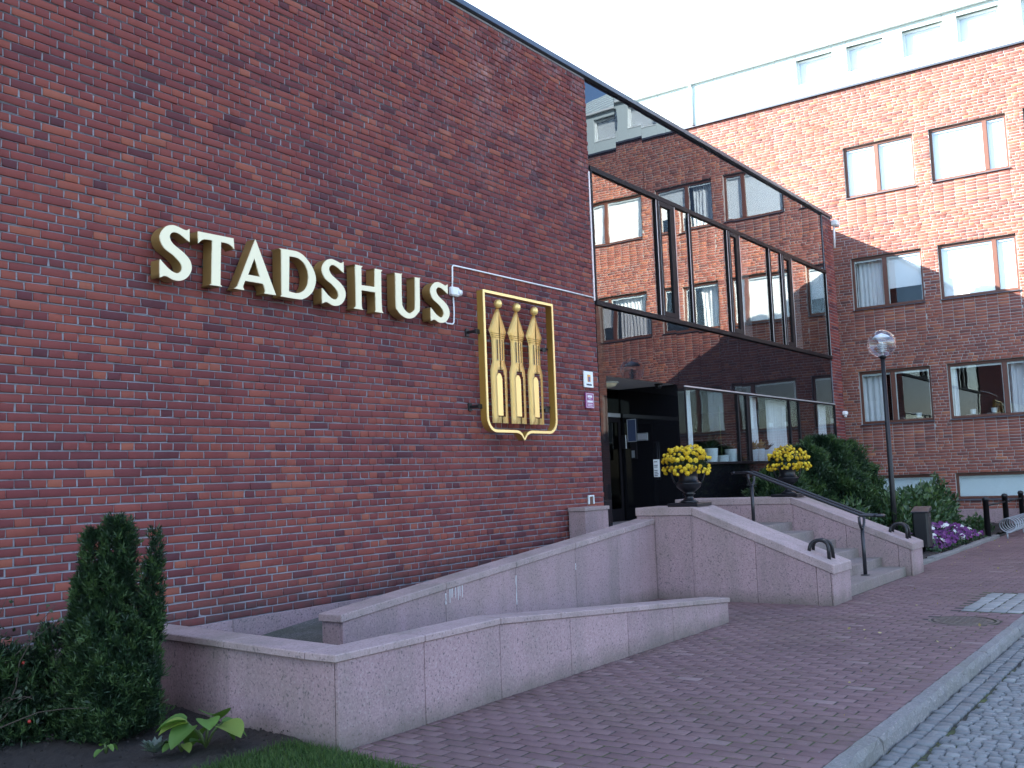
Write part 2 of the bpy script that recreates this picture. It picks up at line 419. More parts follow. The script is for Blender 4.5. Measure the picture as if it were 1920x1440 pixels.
def tones_for(R, seed=1, var=1.0):
    n = len(R); r = np.random.default_rng(seed)
    t = r.normal(.50, .12, n)
    cl = np.array([math.sin(a*1.7+seed)*math.sin(c*2.3+a*.6)*.05+math.sin(a*.55+seed*2)*math.sin(c*.9+1.3*seed)*.07 for a, _, c, _ in R])
    t = t+cl
    cr_ = {}
    for i_, q in enumerate(R):
        key = round(q[2]/.075)
        if key not in cr_: cr_[key] = r.normal(0, .045)
        t[i_] += cr_[key]+(.05 if q[1]-q[0] < .14 else -.01)
    k = r.random(n); t[k < .085] = r.uniform(.06, .28, (k < .085).sum()); t[k > .92] = r.uniform(.74, .98, (k > .92).sum())
    t = .5+(t-.5)*var
    return np.clip(t, .01, .99)

# ------------------------------------------------------------------ terrain, road, pavement
BIG = 600.0
structure(MB().box(-BIG, BIG, -BIG, BIG, -.6, -.22).build('ground', 'terrain'))
structure(MB().box(-40, 90, -16, -5.858, -.5, -.108).build('road', 'joint_sand'))
road = bpy.data.objects['road']
pave = structure(MB().box(4.3, 60, -5.78, 2.0, -.5, -.004).build('pavement', 'joint_sand'))
pave_s = structure(MB().box(-40, 90, -26, -16.001, -.5, -.0).build('far_pavement', 'terrain'))

# kerb stones
kerb = MB().box(-6, 60, -5.857, -5.775, -.5, -.03).build('kerb', 'core_dark'); structure(kerb)
x = 2.4; i = 0
while x < 40:
    L = random.uniform(1.0, 1.55)
    bm = bmesh.new()
    nseg = 14; y0, y1 = -5.872, -5.772
    secs = []
    for k in range(nseg+1):
        xx = x+.004+(L-.008)*k/nseg; e = 0.012 if k in (0, nseg) else 0
        j = lambda a: random.gauss(0, a)
        secs.append([(xx, y0+j(.006)-.008, -.13), (xx, y0+j(.007), -.03+j(.006)), (xx, y0+.018+j(.005), .002-e*.4+j(.003)), (xx, y1-.008, .006-e*.4+j(.002)), (xx, y1+j(.003), -.02)])
    vs = [[bm.verts.new(p) for p in s_] for s_ in secs]
    for a, b in zip(vs, vs[1:]):
        for k in range(4): bm.faces.new((a[k], b[k], b[k+1], a[k+1]))
    bm.faces.new(vs[0]); bm.faces.new(vs[-1][::-1])
    me = bpy.data.meshes.new('kerb_stone'); bmesh.ops.recalc_face_normals(bm, faces=bm.faces[:]); bm.to_mesh(me); bm.free()
    me.materials.append(M['kerb_granite']); o = link('kerb_stone', me, kerb); o['tone'] = random.random()*.8
    x += L

# road setts
R = []
y = -5.884
for row in range(2):
    x = 2.6+random.random()*.1
    while x < 19:
        L = random.uniform(.08, .12); R.append((x+.003, x+L-.003, y-.092, y-.003)); x += L
    y -= .096
yy0 = y-.004
x = 3.4; row = 0
while x < 15:
    L = random.uniform(.058, .072); y = yy0-random.random()*.04
    while y > -8.2:
        h = random.uniform(.06, .095); R.append((x+.003+random.gauss(0, .0015), x+L-.003+random.gauss(0, .0015), y-h+.003, y-.003)); y -= h
    x += L
pieces(R, np.where(np.array(R)[:, 3] > -6.1, .55, 1.0)*np.clip(RNG.normal(.42, .17, len(R)), .02, .98), (0, 0, -.09), (1, 0, 0), (0, 1, 0), (0, 0, 1), 'cobble', (6.2, -6.8, 0), road, 'cobblestone', 'cobblestone_field',
       depth=.025, ch=.007, jit=.0025, wj=.003, visible=lambda P: P[0] > 4.8 and P[1] > -7.6)

# pavers
PATCH = (11.75, 13.45, -5.75, -5.13)
def paved(xc, yc):
    if yc > -3.19 and xc < 10.12: return False
    if yc > -3.70 and 11.70 < xc < 15.80: return False
    if yc > -3.47 and xc > 15.78: return False
    if (xc-11.03)**2+(yc+5.32)**2 < .345**2: return False
    if PATCH[0]-.05 < xc < PATCH[1]+.05 and PATCH[2]-.05 < yc < PATCH[3]+.05: return False
    return True
R = []; k = 0; x = 4.3
while x < 27.4:
    y = -5.772+(.105 if k % 2 else 0)
    if k % 2: R.append((y-.105+.003, y-.003, x+.003, x+.1045)) if paved(x, -5.7) else None
    while y < -1.3:
        y2 = y+.21
        if paved(x+.05, y+.02) and not paved(x+.05, y2-.005):
            yc = y2
            while yc > y+.03 and not paved(x+.05, yc): yc -= .004
            if yc > y+.035: R.append((y+.005, yc-.004, x+.0075, x+.1005))
        elif paved(x+.05, y+.1) and paved(x+.05, y2-.02): R.append((y+.006+random.gauss(0, .001), y2-.006, x+.0075, x+.1005))
        y = y2
    x += .1075; k += 1
T = np.clip(RNG.normal(.5, .09, len(R)), .02, .8); kk = RNG.random(len(R)); T[kk > .985] = RNG.uniform(.75, .9, (kk > .985).sum())
R2 = [(c, d, a, b) for a, b, c, d in R]   # u along x, v along y
pieces(R2, T, (0, 0, 0), (1, 0, 0), (0, 1, 0), (0, 0, 1), 'paver', (5.0, -5.0, 0), pave, 'paver', 'paver_field', depth=.022, ch=.0025, jit=.0012, wj=.0009,
       visible=lambda P: P[0] > 4.35 and P[1] < -3.2)
# sett patch in the pavement
patch = structure(MB().box(PATCH[0], PATCH[1], PATCH[2], PATCH[3], -.003, .0).build('sett_patch', 'joint_sand'))
R = []
nx, ny = 10, 4
for a in range(nx):
    for b in range(ny):
        w = (PATCH[1]-PATCH[0])/nx; h = (PATCH[3]-PATCH[2])/ny
        R.append((PATCH[0]+a*w+.008, PATCH[0]+a*w+w-.008, PATCH[2]+b*h+.008, PATCH[2]+b*h+h-.008))
pieces(R, RNG.uniform(.5, 1, len(R)), (0, 0, .008), (1, 0, 0), (0, 1, 0), (0, 0, 1), 'cobble', (11, -5, 0), patch, 'paving_sett', 'paving_sett_field', depth=.02, ch=.008, jit=.004, wj=.002)
# manhole
mh = empty('manhole_cover', 'round rusty iron manhole cover set flush in the brick paving', 'manhole cover', (11.03, -5.32, 0))
MB().lathe([(.335, -.02), (.335, .002), (.31, .004), (.31, -.006), (.285, -.006), (.285, -.02)], (11.03, -5.32, 0), 40, False).build('frame', 'manhole_iron', mh)
b = MB().lathe([(.28, -.02), (.28, .002), (.27, .004), (.0001, .004)], (11.03, -5.32, 0), 40, False)
for a in range(-4, 5):
    for c in range(-4, 5):
        if a*a+c*c < 17: b.box(11.03+a*.06-.018, 11.03+a*.06+.018, -5.32+c*.06-.018, -5.32+c*.06+.018, .003, .008)
b.build('lid', 'manhole_iron', mh)

# ------------------------------------------------------------------ entrance wing (brick wall and glazed facade)
wing = empty('town_hall_wing', 'dark red brick wing with blank wall and reflective glazed facade above the entrance', 'building', (8, 0, 0))
def jointed_wall(x0, x1, z0, z1, jt):
    b = MB(); b.box(x0, x1, .024, .35, -.3, z1); P = [(.009, -.3), (.009, z0)]; z = z0
    while z < z1-.08:
        zt = z+.075-jt; P += [(.009, zt), (.0015, zt+.0008), (.019, z+.0745), (.009, z+.075)]; z += .075
    P.append((.009, z1-.001))
    A = [b.bm.verts.new((x0, y, zz)) for y, zz in P]; B = [b.bm.verts.new((x1, y, zz)) for y, zz in P]
    for k in range(len(P)-1): b.bm.faces.new((A[k], B[k], B[k+1], A[k+1]))
    return b
WX0, WX1, WZ0, WZ1 = -2.0, 12.97, .40, 7.78
CH = .075
wall = jointed_wall(WX0, WX1, WZ0, WZ1, .0135).build('wall', 'mortar', wing)
R = []; z = WZ0; c = 0
CH = .075
while z < WZ1-.03:
    zt = min(z+CH-.0135, WZ1-.002)
    st = (c % 2 == 0); P = .262 if st else .131
    xo = WX0-.3+((.131 if (c//2) % 2 else 0) if st else .0655)
    n = int((WX1-xo)/P)+2
    for k in range(n):
        a = max(xo+k*P+.0065+random.gauss(0, .0015), WX0); b2 = min(xo+(k+1)*P-.0065+random.gauss(0, .0015), WX1)
        if b2-a > .03: R.append((a, b2, z+random.gauss(0, .0012), zt+random.gauss(0, .0012)))
    z += CH; c += 1
T = tones_for(R, 3, .8)
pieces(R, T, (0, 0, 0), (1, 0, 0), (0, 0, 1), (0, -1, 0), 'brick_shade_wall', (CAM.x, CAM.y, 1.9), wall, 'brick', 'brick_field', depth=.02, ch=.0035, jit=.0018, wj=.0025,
       visible=lambda P: P[0] > 4.05 and P[2] > 1.25 and P[2] < 3.3)
# right reveal edge of the wall stays mortar/brick: thin metal strip, coping and roof
MB().box(WX0-.1, 24.62, -.05, .40, 7.785, 7.862, .004).build('coping', 'cap_metal', wing)
MB().box(WX0, 24.55, .42, 9.0, 7.5, 7.74).build('roof', 'roof_dark', wing)
MB().box(WX0, 24.6, 8.7, 9.0, -.3, 7.49).build('rear_wall', 'mortar', wing)
MB().box(WX0, WX0+.3, .36, 8.69, -.3, 7.49).build('side_wall', 'mortar', wing)
lk = MB().box(24.625, 26.985, .85, 8.5, -.3, 8.15).build('shadow_link_block', 'mortar', wing)  # unseen block, added and sized to cast the shadow edge on the office wall
MB().box(12.93, 12.968, -.012, .008, 4.26, 6.28).build('edge_strip', 'alu_strip', wing)
# plinth stones
pl = MB().box(WX0, 12.0, -.01, .009, -.3, .385).build('plinth', 'core_dark', wing)
x = WX0
while x < 11.8:
    L = min(1.35, 11.9-x); o = MB().box(x+.002, x+L-.002, -.035, -.012, -.3, .396, .003).build('plinth_stone', 'granite', pl); o['tone'] = random.random(); x += L

# glazed facade
FX0, FX1 = 12.972, 23.95
zA, zB, zC_, zD_ = 3.13, 4.20, 6.30, 7.783
npan = 12; pw = (FX1-FX0)/npan
back = MB().box(FX0, FX1, .045, .06, zC_+.06, zD_).box(13.19, FX1, .045, .06, zA+.02, zB).build('backing_panel', 'core_dark', wing)
for k in range(npan):
    tl = random.gauss(0, .0016)
    for nm, z0, z1 in (('upper_panel', zC_+.085, zD_-.002), ('lower_panel', zA, zB-.01)):
        xa = FX0+k*pw+.0025; xb = FX0+(k+1)*pw-.0025
        tl = random.gauss(0, .0022); tv = random.gauss(0, .002)
        y = lambda xx, zz: .02+(xx-(xa+xb)/2)*tl+(zz-(z0+z1)/2)*tv
        MB().hexa([(xa, y(xa, z0), z0), (xb, y(xb, z0), z0), (xb, .04, z0), (xa, .04, z0), (xa, y(xa, z1), z1), (xb, y(xb, z1), z1), (xb, .04, z1), (xa, .04, z1)]).build(nm, 'spandrel_glass' if nm == 'upper_panel' else 'dark_spandrel', wing)
MB().box(FX0, FX1, -.025, .06, zC_, zC_+.08, .004).build('window_head', 'bronze_frame', wing)
MB().box(FX0, FX1, -.035, .06, zB, zB+.075, .004).build('window_sill', 'bronze_frame', wing)
# window band: big panes, mullions, casements
def vbar(name, xa, xb, z0, z1, ya=-.02, yb=.07, par=wing, mat='bronze_frame'): return MB().box(xa, xb, ya, yb, z0, z1, .003).build(name, mat, par)
zb0, zb1 = zB+.077, zC_-.002
def part(name, loc):
    o = bpy.data.objects.new(name, None); COL.objects.link(o); o.parent = wing; o.location = Vector(loc)-wing.location; o.empty_display_size = .1; return o
def upper_window(xa, xb, split_a, split_b):
    w = MB()
    ms = [(xa, xa+.05), (split_a, split_a+.10), (split_b-.13, split_b), (xb-.05, xb)]
    f = part('window', (xa, 0, zb0))
    for a, b_ in ms: MB().box(a, b_, -.02, .07, zb0, zb1, .003).build('mullion', 'bronze_frame', f)
    # narrow casement with its own sash
    s = MB(); a, b_ = split_a+.102, split_b-.132
    s.box(a, b_, -.028, .05, zb0+.004, zb0+.09, .003); s.box(a, b_, -.028, .05, zb1-.09, zb1-.004, .003); s.box(a, a+.05, -.028, .05, zb0+.092, zb1-.092, .003); s.box(b_-.05, b_, -.028, .05, zb0+.092, zb1-.092, .003)
    s.build('sash', 'bronze_frame', f)
    MB().box(a+.05, b_-.05, .0, .012, zb0+.09, zb1-.09).build('pane', 'facade_glass', f)
    for p, q in ((xa+.05, split_a), (split_b, xb-.05)):
        tl = random.gauss(0, .006); ym = .014
        MB().hexa([(p, ym-tl, zb0), (q, ym+tl, zb0), (q, ym+tl+.012, zb0), (p, ym-tl+.012, zb0), (p, ym-tl, zb1), (q, ym+tl, zb1), (q, ym+tl+.012, zb1), (p, ym-tl+.012, zb1)]).build('pane', 'facade_glass', f)
    for p in (split_a-.012, split_a+.100, split_b, xb-.062): MB().box(p, p+.012, -.026, -.021, zb0+.01, zb1-.01).build('glazing_bead', 'alu_strip', f)
upper_window(FX0, 16.42, 15.12, 15.80)
upper_window(16.422, 20.28, 18.06, 18.66)
upper_window(20.282, FX1, 20.92, 21.55)
# pier at the far end
pier = MB().box(FX1+.01, 24.62, .0, .5, -.3, 7.78).build('pier', 'mortar', wing)
R = []; z = .1; c = 0
while z < 7.75:
    xs = [FX1+.002, FX1+.25, 24.63] if c % 2 == 0 else [FX1+.002, FX1+.125, FX1+.375, 24.63]
    for a, b_ in zip(xs, xs[1:]): R.append((a+.005, b_-.005, z, min(z+.0615, 7.778)))
    z += .075; c += 1
pieces(R, tones_for(R, 9), (0, -.012, 0), (1, 0, 0), (0, 0, 1), (0, -1, 0), 'brick_shade_wall', tuple(CAM), pier, 'brick', 'brick_field', cap=0)
R = []; z = .1; c = 0
while z < 7.75:
    ys = [.0, .13, .38, .5] if c % 2 == 0 else [.0, .25, .5]
    for a, b_ in zip(ys, ys[1:]): R.append((a+.005, b_-.005, z, min(z+.0615, 7.778)))
    z += .075; c += 1
pieces(R, tones_for(R, 19), (24.63, 0, 0), (0, 1, 0), (0, 0, 1), (1, 0, 0), 'brick_shade_wall', tuple(CAM), pier, 'brick', 'brick_field', cap=0)
# entrance recess
RX0, RX1, RY, RZ = 13.19, 15.60, 1.16, 3.13
MB().box(12.975, RX0, -.004, 1.3, .6, zB-.01).build('jamb', 'black_stone', wing)
MB().box(RX0, RX1, .06, 1.2, RZ, RZ+.1).build('soffit', 'ceiling_white', wing)
MB().box(RX1, 15.86, -.004, 1.3, .6, zA-.004).build('jamb', 'black_stone', wing)
MB().box(RX0, RX1, 1.25, 1.3, .6, RZ).build('rear_panel', 'core_dark', wing)
MB().box(RX0, RX1, 0.0, 1.24, .6, .80).build('threshold', 'granite_step', wing)
# doors in the recess
def door(xa, xb, hand):
    d = MB(); fr = .06
    d.box(xa, xa+fr, 1.13, 1.18, .82, 2.62, .003); d.box(xb-fr, xb, 1.13, 1.18, .82, 2.62, .003)
    d.box(xa+fr, xb-fr, 1.13, 1.18, 2.54, 2.62, .003); d.box(xa+fr, xb-fr, 1.13, 1.18, .82, 1.02, .003)
    o = d.build('door', 'bronze_frame', wing)
    MB().box(xa+fr, xb-fr, 1.15, 1.16, 1.02, 2.54).build('pane', 'door_glass', o)
    hx = xb-.03 if hand > 0 else xa+.03
    MB().tube([(hx, 1.12, 1.5), (hx, 1.06, 1.5), (hx, 1.06, 2.2), (hx, 1.12, 2.2)], .012, 8).build('handle', 'alu_strip', o)
door(13.25, 14.38, 1); door(14.40, 15.56, -1)
MB().box(13.25, 15.56, 1.12, 1.19, 2.63, 2.70, .003).build('transom', 'alu_strip', wing)
MB().box(13.25, 15.56, 1.15, 1.16, 2.705, RZ-.005).build('transom_pane', 'door_glass', wing)
# lower windows and black wall below
LX0 = 15.865
MB().box(LX0, FX1, -.012, .06, zA-.055, zA-.030, .002).build('window_head', 'bronze_frame', wing)
MB().box(LX0, FX1, -.022, .02, zA-.028, zA-.006, .002).build('window_trim', 'alu_strip', wing)
MB().box(LX0, FX1, -.05, .12, 1.74, 1.785, .003).build('window_sill', 'bronze_frame', wing)
for k in range(6):
    w6 = (FX1-LX0)/6; MB().box(LX0+k*w6+.002, LX0+(k+1)*w6-.002, -.002, .05, .0, 1.738).build('base_panel', 'black_stone', wing)
def lower_window(xa, xb, mull):
    w = MB(); z0, z1 = 1.787, zA-.057
    o = part('window', (xa, 0, z0))
    for a, b_ in [(xa, xa+.035), (xb-.035, xb)]+mull: MB().box(a, b_, -.015, .06, z0, z1, .003).build('mullion', 'bronze_frame', o)
    es = [xa+.035]+[v for m_ in mull for v in m_]+[xb-.035]
    for a, b_ in zip(es[::2], es[1::2]):
        if b_-a > .02: MB().box(a, b_, .01, .02, z0, z1).build('pane', 'low_glass', o)
    for a, b_ in mull: MB().box(a-.008, a, -.02, -.011, z0, z1).build('glazing_bead', 'grey_steel', o)
lower_window(LX0, 18.69, [(18.13, 18.18), (18.58, 18.688-.036)])
lower_window(18.692, FX1, [(20.90, 20.94), (21.48, 21.54)])
# rooms behind the glass
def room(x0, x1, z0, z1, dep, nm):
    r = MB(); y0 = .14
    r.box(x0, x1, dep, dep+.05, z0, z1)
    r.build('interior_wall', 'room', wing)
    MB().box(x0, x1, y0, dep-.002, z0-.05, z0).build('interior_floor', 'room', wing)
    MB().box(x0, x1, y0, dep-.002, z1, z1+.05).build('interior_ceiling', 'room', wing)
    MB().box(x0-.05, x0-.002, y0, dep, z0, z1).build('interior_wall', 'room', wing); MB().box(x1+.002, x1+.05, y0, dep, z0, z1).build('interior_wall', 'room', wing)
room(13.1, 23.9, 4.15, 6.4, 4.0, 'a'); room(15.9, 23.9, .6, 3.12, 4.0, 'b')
MB().box(LX0, FX1, .14, .34, 1.70, 1.735).build('inner_sill', 'room_light', wing)
def curtain_mesh(axis, a0, a1, z0, z1, d, amp=.03, pitch=.11, pinch=None):
    n = max(8, int(abs(a1-a0)/pitch*8)); b = MB(); rows = 8; g = []
    ph = random.random()*6
    for r_ in range(rows+1):
        f = r_/rows; z = z0+(z1-z0)*f; row = []
        for k in range(n+1):
            u = k/n; s_ = 1.0
            if pinch: s_ = 1-pinch*(1-f)**1.2*.5
            a = (a0+a1)/2+(a1-a0)*(u-.5)*s_
            w = d+amp*math.sin(u*n/8*2*math.pi+ph+.6*math.sin(u*9+ph))+amp*.3*math.sin(f*5+u*17)
            row.append(b.bm.verts.new((a, w, z) if axis == 'x' else (w, a, z)))
        g.append(row)
    for A, B in zip(g, g[1:]):
        for k in range(n): f_ = b.bm.faces.new((A[k], A[k+1], B[k+1], B[k])); f_.smooth = True
    return b
for xa, xb, d in ((16.14, 16.46, .19), (20.30, 21.36, .27), (23.30, 23.85, .22), (19.30, 19.62, .24)):
    curtain_mesh('x', xa, xb, 1.78, 3.08, d, pinch=.3 if 20 < xa < 21 else .1).build('curtain', 'curtain', wing)
for xa, xb in ((21.9, 22.75), (19.2, 19.75)):
    curtain_mesh('x', xa, xb, 4.28, 6.29, .28, pinch=.1).build('curtain', 'curtain', wing)
# round ceiling lamp and small fixtures
o = empty('ceiling_lamp', 'round cream ceiling lamp under the entrance soffit', 'lamp', (14.1, .55, RZ))
MB().lathe([(.001, -.10), (.10, -.095), (.17, -.07), (.20, -.03), (.20, -.002), (.001, -.001)], (14.1, .55, RZ), 28).build('shade', 'lamp_cream', o)
MB().lathe([(.215, -.03), (.22, -.015), (.215, -.002), (.001, -.0015)], (14.1, .55, RZ), 28).build('rim', 'white_trim', o)
o = empty('dome_camera', 'small dark dome camera at the edge of the entrance soffit', 'camera', (15.2, .15, RZ))
MB().lathe([(.001, -.09), (.04, -.08), (.06, -.045), (.06, -.02), (.001, -.018)], (15.2, .15, RZ), 16).build('dome', 'black_iron', o)
MB().lathe([(.07, -.02), (.07, -.001), (.001, -.0005)], (15.2, .15, RZ), 16).build('base', 'bronze_frame', o)

# ------------------------------------------------------------------ office building (end wall)
XB = 27.0
off = empty('office_building', 'four storey red brick office block with white metal attic at right', 'building', (XB+5, -4, 0))
BY0, BY1, BZ1 = -11.5, 8.0, 11.90
cols = [(-1.53, .29), (-3.76, -1.93), (-5.985, -4.155), (-8.21, -6.38), (-10.435, -8.605)]
rowsz = [(8.83, 10.24), (5.79, 7.213), (2.72, 4.154), (.66, 1.375)]
snap = lambda v: .45+.075*round((v-.45)/.075)-.0067
rowsz = [(snap(a), snap(b)) for a, b in rowsz]
holes = []
for (ya, yb) in cols:
    for ri, (z0, z1) in enumerate(rowsz): holes.append((ya, yb, z0, z1, ri))
# mortar wall built as strips round the openings
b = MB()
zs = sorted({-.3, BZ1} | {h[2] for h in holes} | {h[3] for h in holes})
for za, zb_ in zip(zs, zs[1:]):
    hs = sorted([(h[0], h[1]) for h in holes if h[2] <= za+1e-6 and h[3] >= zb_-1e-6])
    y = BY0
    for ya, yb in hs:
        b.box(XB+.009, XB+.3, y, ya, za, zb_); y = yb
    b.box(XB+.009, XB+.3, y, BY1, za, zb_)
bw = b.build('wall', 'mortar_office', off)
R = []
z = .45; c = 0
rb = random.Random(5)
while z < BZ1-.03:
    zt = min(z+.0615, BZ1-.002); segs = []
    blk = sorted([(h[0], h[1]) for h in holes if h[2] < zt-.01 and h[3] > z+.01])
    stk = [(h[0], h[1]) for h in holes if h[4] < 3 and z < h[2] and z > h[2]-.80]
    y = BY0
    lim = []
    for ya, yb in blk: lim.append((y, ya, False)); y = yb
    lim.append((y, BY1, False))
    if not blk and stk:
        lim = []; y = BY0
        for ya, yb in sorted(stk): lim.append((y, ya, False)); lim.append((ya, yb, True)); y = yb
        lim.append((y, BY1, False))
    for a, e, stack in lim:
        if stack:
            n = 7; w = (e-a)/n
            for k in range(n): R.append((a+k*w+.006, a+(k+1)*w-.006, z, zt))
        else:
            y = a-rb.random()*.2
            while y < e:
                L = .262 if rb.random() < .56 else .131
                p, q = max(y, a)+.006, min(y+L, e)-.006
                if q-p > .025: R.append((p, q, z+rb.gauss(0, .001), zt+rb.gauss(0, .001)))
                y += L
    z += .075; c += 1
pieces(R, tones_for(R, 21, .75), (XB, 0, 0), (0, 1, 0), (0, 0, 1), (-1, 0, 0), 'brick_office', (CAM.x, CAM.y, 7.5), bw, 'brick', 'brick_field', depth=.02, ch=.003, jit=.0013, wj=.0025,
       visible=lambda P: -4.35 < P[1] < .6 and P[2] > 4.3)
# core of the building and roof
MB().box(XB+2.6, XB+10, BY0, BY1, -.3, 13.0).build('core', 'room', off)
for ri, (z0, z1) in enumerate(rowsz):
    zf = z0-.5 if ri < 3 else z0-.2
    MB().box(XB+.31, XB+2.59, BY0, BY1, zf-.06, zf).build('floor_slab', 'room_light', off)
MB().box(XB+.31, XB+2.59, BY0, BY1, 11.2, 11.26).build('floor_slab', 'room_light', off)
MB().box(XB, XB+2.6, BY0-.3, BY0-.002, -.3, BZ1).build('side_wall', 'mortar_office', off)
MB().box(XB, XB+2.6, BY1+.002, BY1+.3, -.3, BZ1).build('side_wall', 'mortar_office', off)
ps = MB().box(XB-.01, XB+.008, BY0, BY1, -.3, .40).build('plinth', 'core_dark', off)
y = BY0
while y < BY1-.1:
    L = min(1.2, BY1-y); o = MB().box(XB-.05, XB-.011, y+.002, y+L-.002, -.3, .44, .003).build('plinth_stone', 'granite', ps); o['tone'] = random.random(); y += L
# windows
def office_window(ya, yb, z0, z1, frac, dress):
    xf = XB+.085; f = .075
    w = MB()
    ym = yb-(yb-ya)*frac
    w.box(xf, xf+.07, ya+.002, yb-.002, z1-f, z1-.002, .004); w.box(xf, xf+.07, ya+.002, yb-.002, z0+.03, z0+.03+f*.8, .004)
    zz0, zz1 = z0+.03+f*.8, z1-f
    w.box(xf, xf+.07, ya+.002, ya+f*.8, zz0, zz1, .003); w.box(xf, xf+.07, yb-f*.8, yb-.002, zz0, zz1, .003)
    if dress != 'board': w.box(xf-.01, xf+.07, ym-.055, ym+.055, zz0, zz1, .003)
    o = w.build('window', 'wood_frame', off)
    spans = ((ya+f*.8, ym-.055), (ym+.055, yb-f*.8)) if dress != 'board' else ((ya+f*.8, yb-f*.8),)
    for p, q in spans:
        tl = random.gauss(0, .004); tv = random.gauss(0, .003)
        xx = lambda yv, zv: xf+.03+(yv-(p+q)/2)*tl+(zv-(zz0+zz1)/2)*tv
        P = [(xx(p, zz0), p, zz0), (xx(q, zz0), q, zz0), (xx(q, zz1), q, zz1), (xx(p, zz1), p, zz1)]
        MB().hexa([P[0], P[1], (P[1][0]+.01, P[1][1], P[1][2]), (P[0][0]+.01, P[0][1], P[0][2]), P[3], P[2], (P[2][0]+.01, P[2][1], P[2][2]), (P[3][0]+.01, P[3][1], P[3][2])]).build('pane', 'window_glass', o)
        # pale inner sash edge
        s = MB(); s.box(xf+.045, xf+.06, p+.001, q-.001, zz1-.05, zz1-.001); s.box(xf+.045, xf+.06, p+.001, p+.022, zz0+.001, zz1-.051); s.box(xf+.045, xf+.06, q-.022, q-.001, zz0+.001, zz1-.051)
        s.build('inner_sash', 'white_trim', o)
    s = MB(); s.hexa([(XB-.05, ya-.02, z0-.012), (xf+.02, ya-.02, z0+.012), (xf+.02, yb+.02, z0+.012), (XB-.05, yb+.02, z0-.012),
                      (XB-.05, ya-.02, z0+.006), (xf+.02, ya-.02, z0+.029), (xf+.02, yb+.02, z0+.029), (XB-.05, yb+.02, z0+.006)]).build('sill', 'sill_metal', o)
    if dress == 'blind':
        for (p, q), d in zip(spans, (.0, .0)):
            MB().box(xf+.10, xf+.105, p-.03, q+.03, z0+.02, z1).build('blind', 'blind', o)
    elif dress == 'mixed':
        MB().box(xf+.10, xf+.105, spans[0][0]-.03, spans[0][1]+.02, z0+.5, z1).build('blind', 'blind', o)
        curtain_mesh('y', spans[1][0]+.05, spans[1][1], z0, z1, xf+.2).build('curtain', 'curtain', o)
    elif dress == 'curtain':
        p, q = spans[1]
        curtain_mesh('y', p+(q-p)*.25, q+.05, z0-.1, z1, xf+.22, .035, .14, .1).build('curtain', 'curtain', o)
    elif dress == 'curtain2':
        p, q = spans[0]; curtain_mesh('y', p-.05, q, z0-.1, z1, xf+.22, .035, .14, .1).build('curtain', 'curtain', o)
        p, q = spans[1]; curtain_mesh('y', q-.12, q+.05, z0-.1, z1, xf+.22, .03, .1, .1).build('curtain', 'curtain', o)
    elif dress == 'board':
        for p, q in spans: MB().box(xf+.075, xf+.085, p-.05, q+.05, z0, z1).build('blind', 'pot_white', o)
    return o
dressing = {0: ['blind', 'blind', 'mixed', 'blind', 'mixed'], 1: ['mixed', 'blind', 'curtain', 'mixed', 'blind'], 2: ['curtain', 'curtain2', 'curtain', 'curtain2', 'curtain'], 3: ['board']*5}
for ci, (ya, yb) in enumerate(cols):
    for ri, (z0, z1) in enumerate(rowsz):
        office_window(ya, yb, z0, z1, .47 if ci % 2 == 0 else .72, dressing[ri][ci])
# attic
at0, at1 = BZ1, 13.20
XA = XB-.06
awin = [(1.40, .38), (-.01, -.99), (-1.48, -2.49), (-2.83, -3.82), (-4.33, -5.35), (-5.8, -6.8), (-7.2, -8.2), (-8.6, -9.6)]
MB().box(XA-.02, XA+.3, BY0, BY1, at0+.002, at0+.06, .003).build('attic_drip', 'cap_metal', off)
def apanel(y0, y1, z0, z1): return MB().box(XA, XA+.06, y0+.003, y1-.003, z0+.002, z1-.002, .002).build('attic_panel', 'white_panel', off)
edges = sorted([min(a) for a in awin]+[max(a) for a in awin])
y = BY0
for a, e in [(edges[k], edges[k+1]) for k in range(0, len(edges), 2)]:
    apanel(y, a, at0+.06, at1); apanel(a, e, at0+.06, 12.31); apanel(a, e, 13.04, at1)
    y = e
while y < BY1-.1:
    y2 = min(y+.62, BY1); apanel(y, y2, at0+.06, at1); y = y2
MB().box(XA+.07, XA+.1, BY0, BY1, at0+.06, 12.29).box(XA+.07, XA+.1, 1.42, BY1, 12.29, at1).build('attic_backing', 'core_dark', off)
for a in awin:
    p, q = min(a), max(a); w = MB(); xf = XA+.12
    w.box(xf, xf+.05, p, q, 12.31, 12.36); w.box(xf, xf+.05, p, q, 12.985, 13.04); w.box(xf, xf+.05, p, p+.05, 12.36, 12.985); w.box(xf, xf+.05, q-.05, q, 12.36, 12.985)
    w.box(XA+.061, xf-.001, p-.03, p-.001, 12.31, 13.04); w.box(XA+.061, xf-.001, q+.001, q+.03, 12.31, 13.04)
    w.box(XA-.015, xf-.001, p, q, 12.285, 12.308)
    o = w.build('attic_window', 'white_trim', off)
    MB().box(xf+.02, xf+.03, p+.05, q-.05, 12.36, 12.985).build('pane', 'window_glass', o)
    MB().box(xf+.09, xf+.10, p-.1, q+.1, 12.30, 13.05).build('blind', 'blind', o)
MB().box(XB-.18, XB+.4, BY0-.1, BY1+.1, at1+.002, at1+.06, .004).build('eave', 'white_trim', off)
rf = MB().hexa([(XB-.16, BY0, at1+.062), (XB+8, BY0, at1+.062), (XB+8, BY1, at1+.062), (XB-.16, BY1, at1+.062), (XB-.16, BY0, at1+.075), (XB+8, BY0, 17.5), (XB+8, BY1, 17.5), (XB-.16, BY1, at1+.075)]).build('roof', 'white_panel', off)
y = BY0+.2; sl_ = (17.5-at1-.075)/8.16
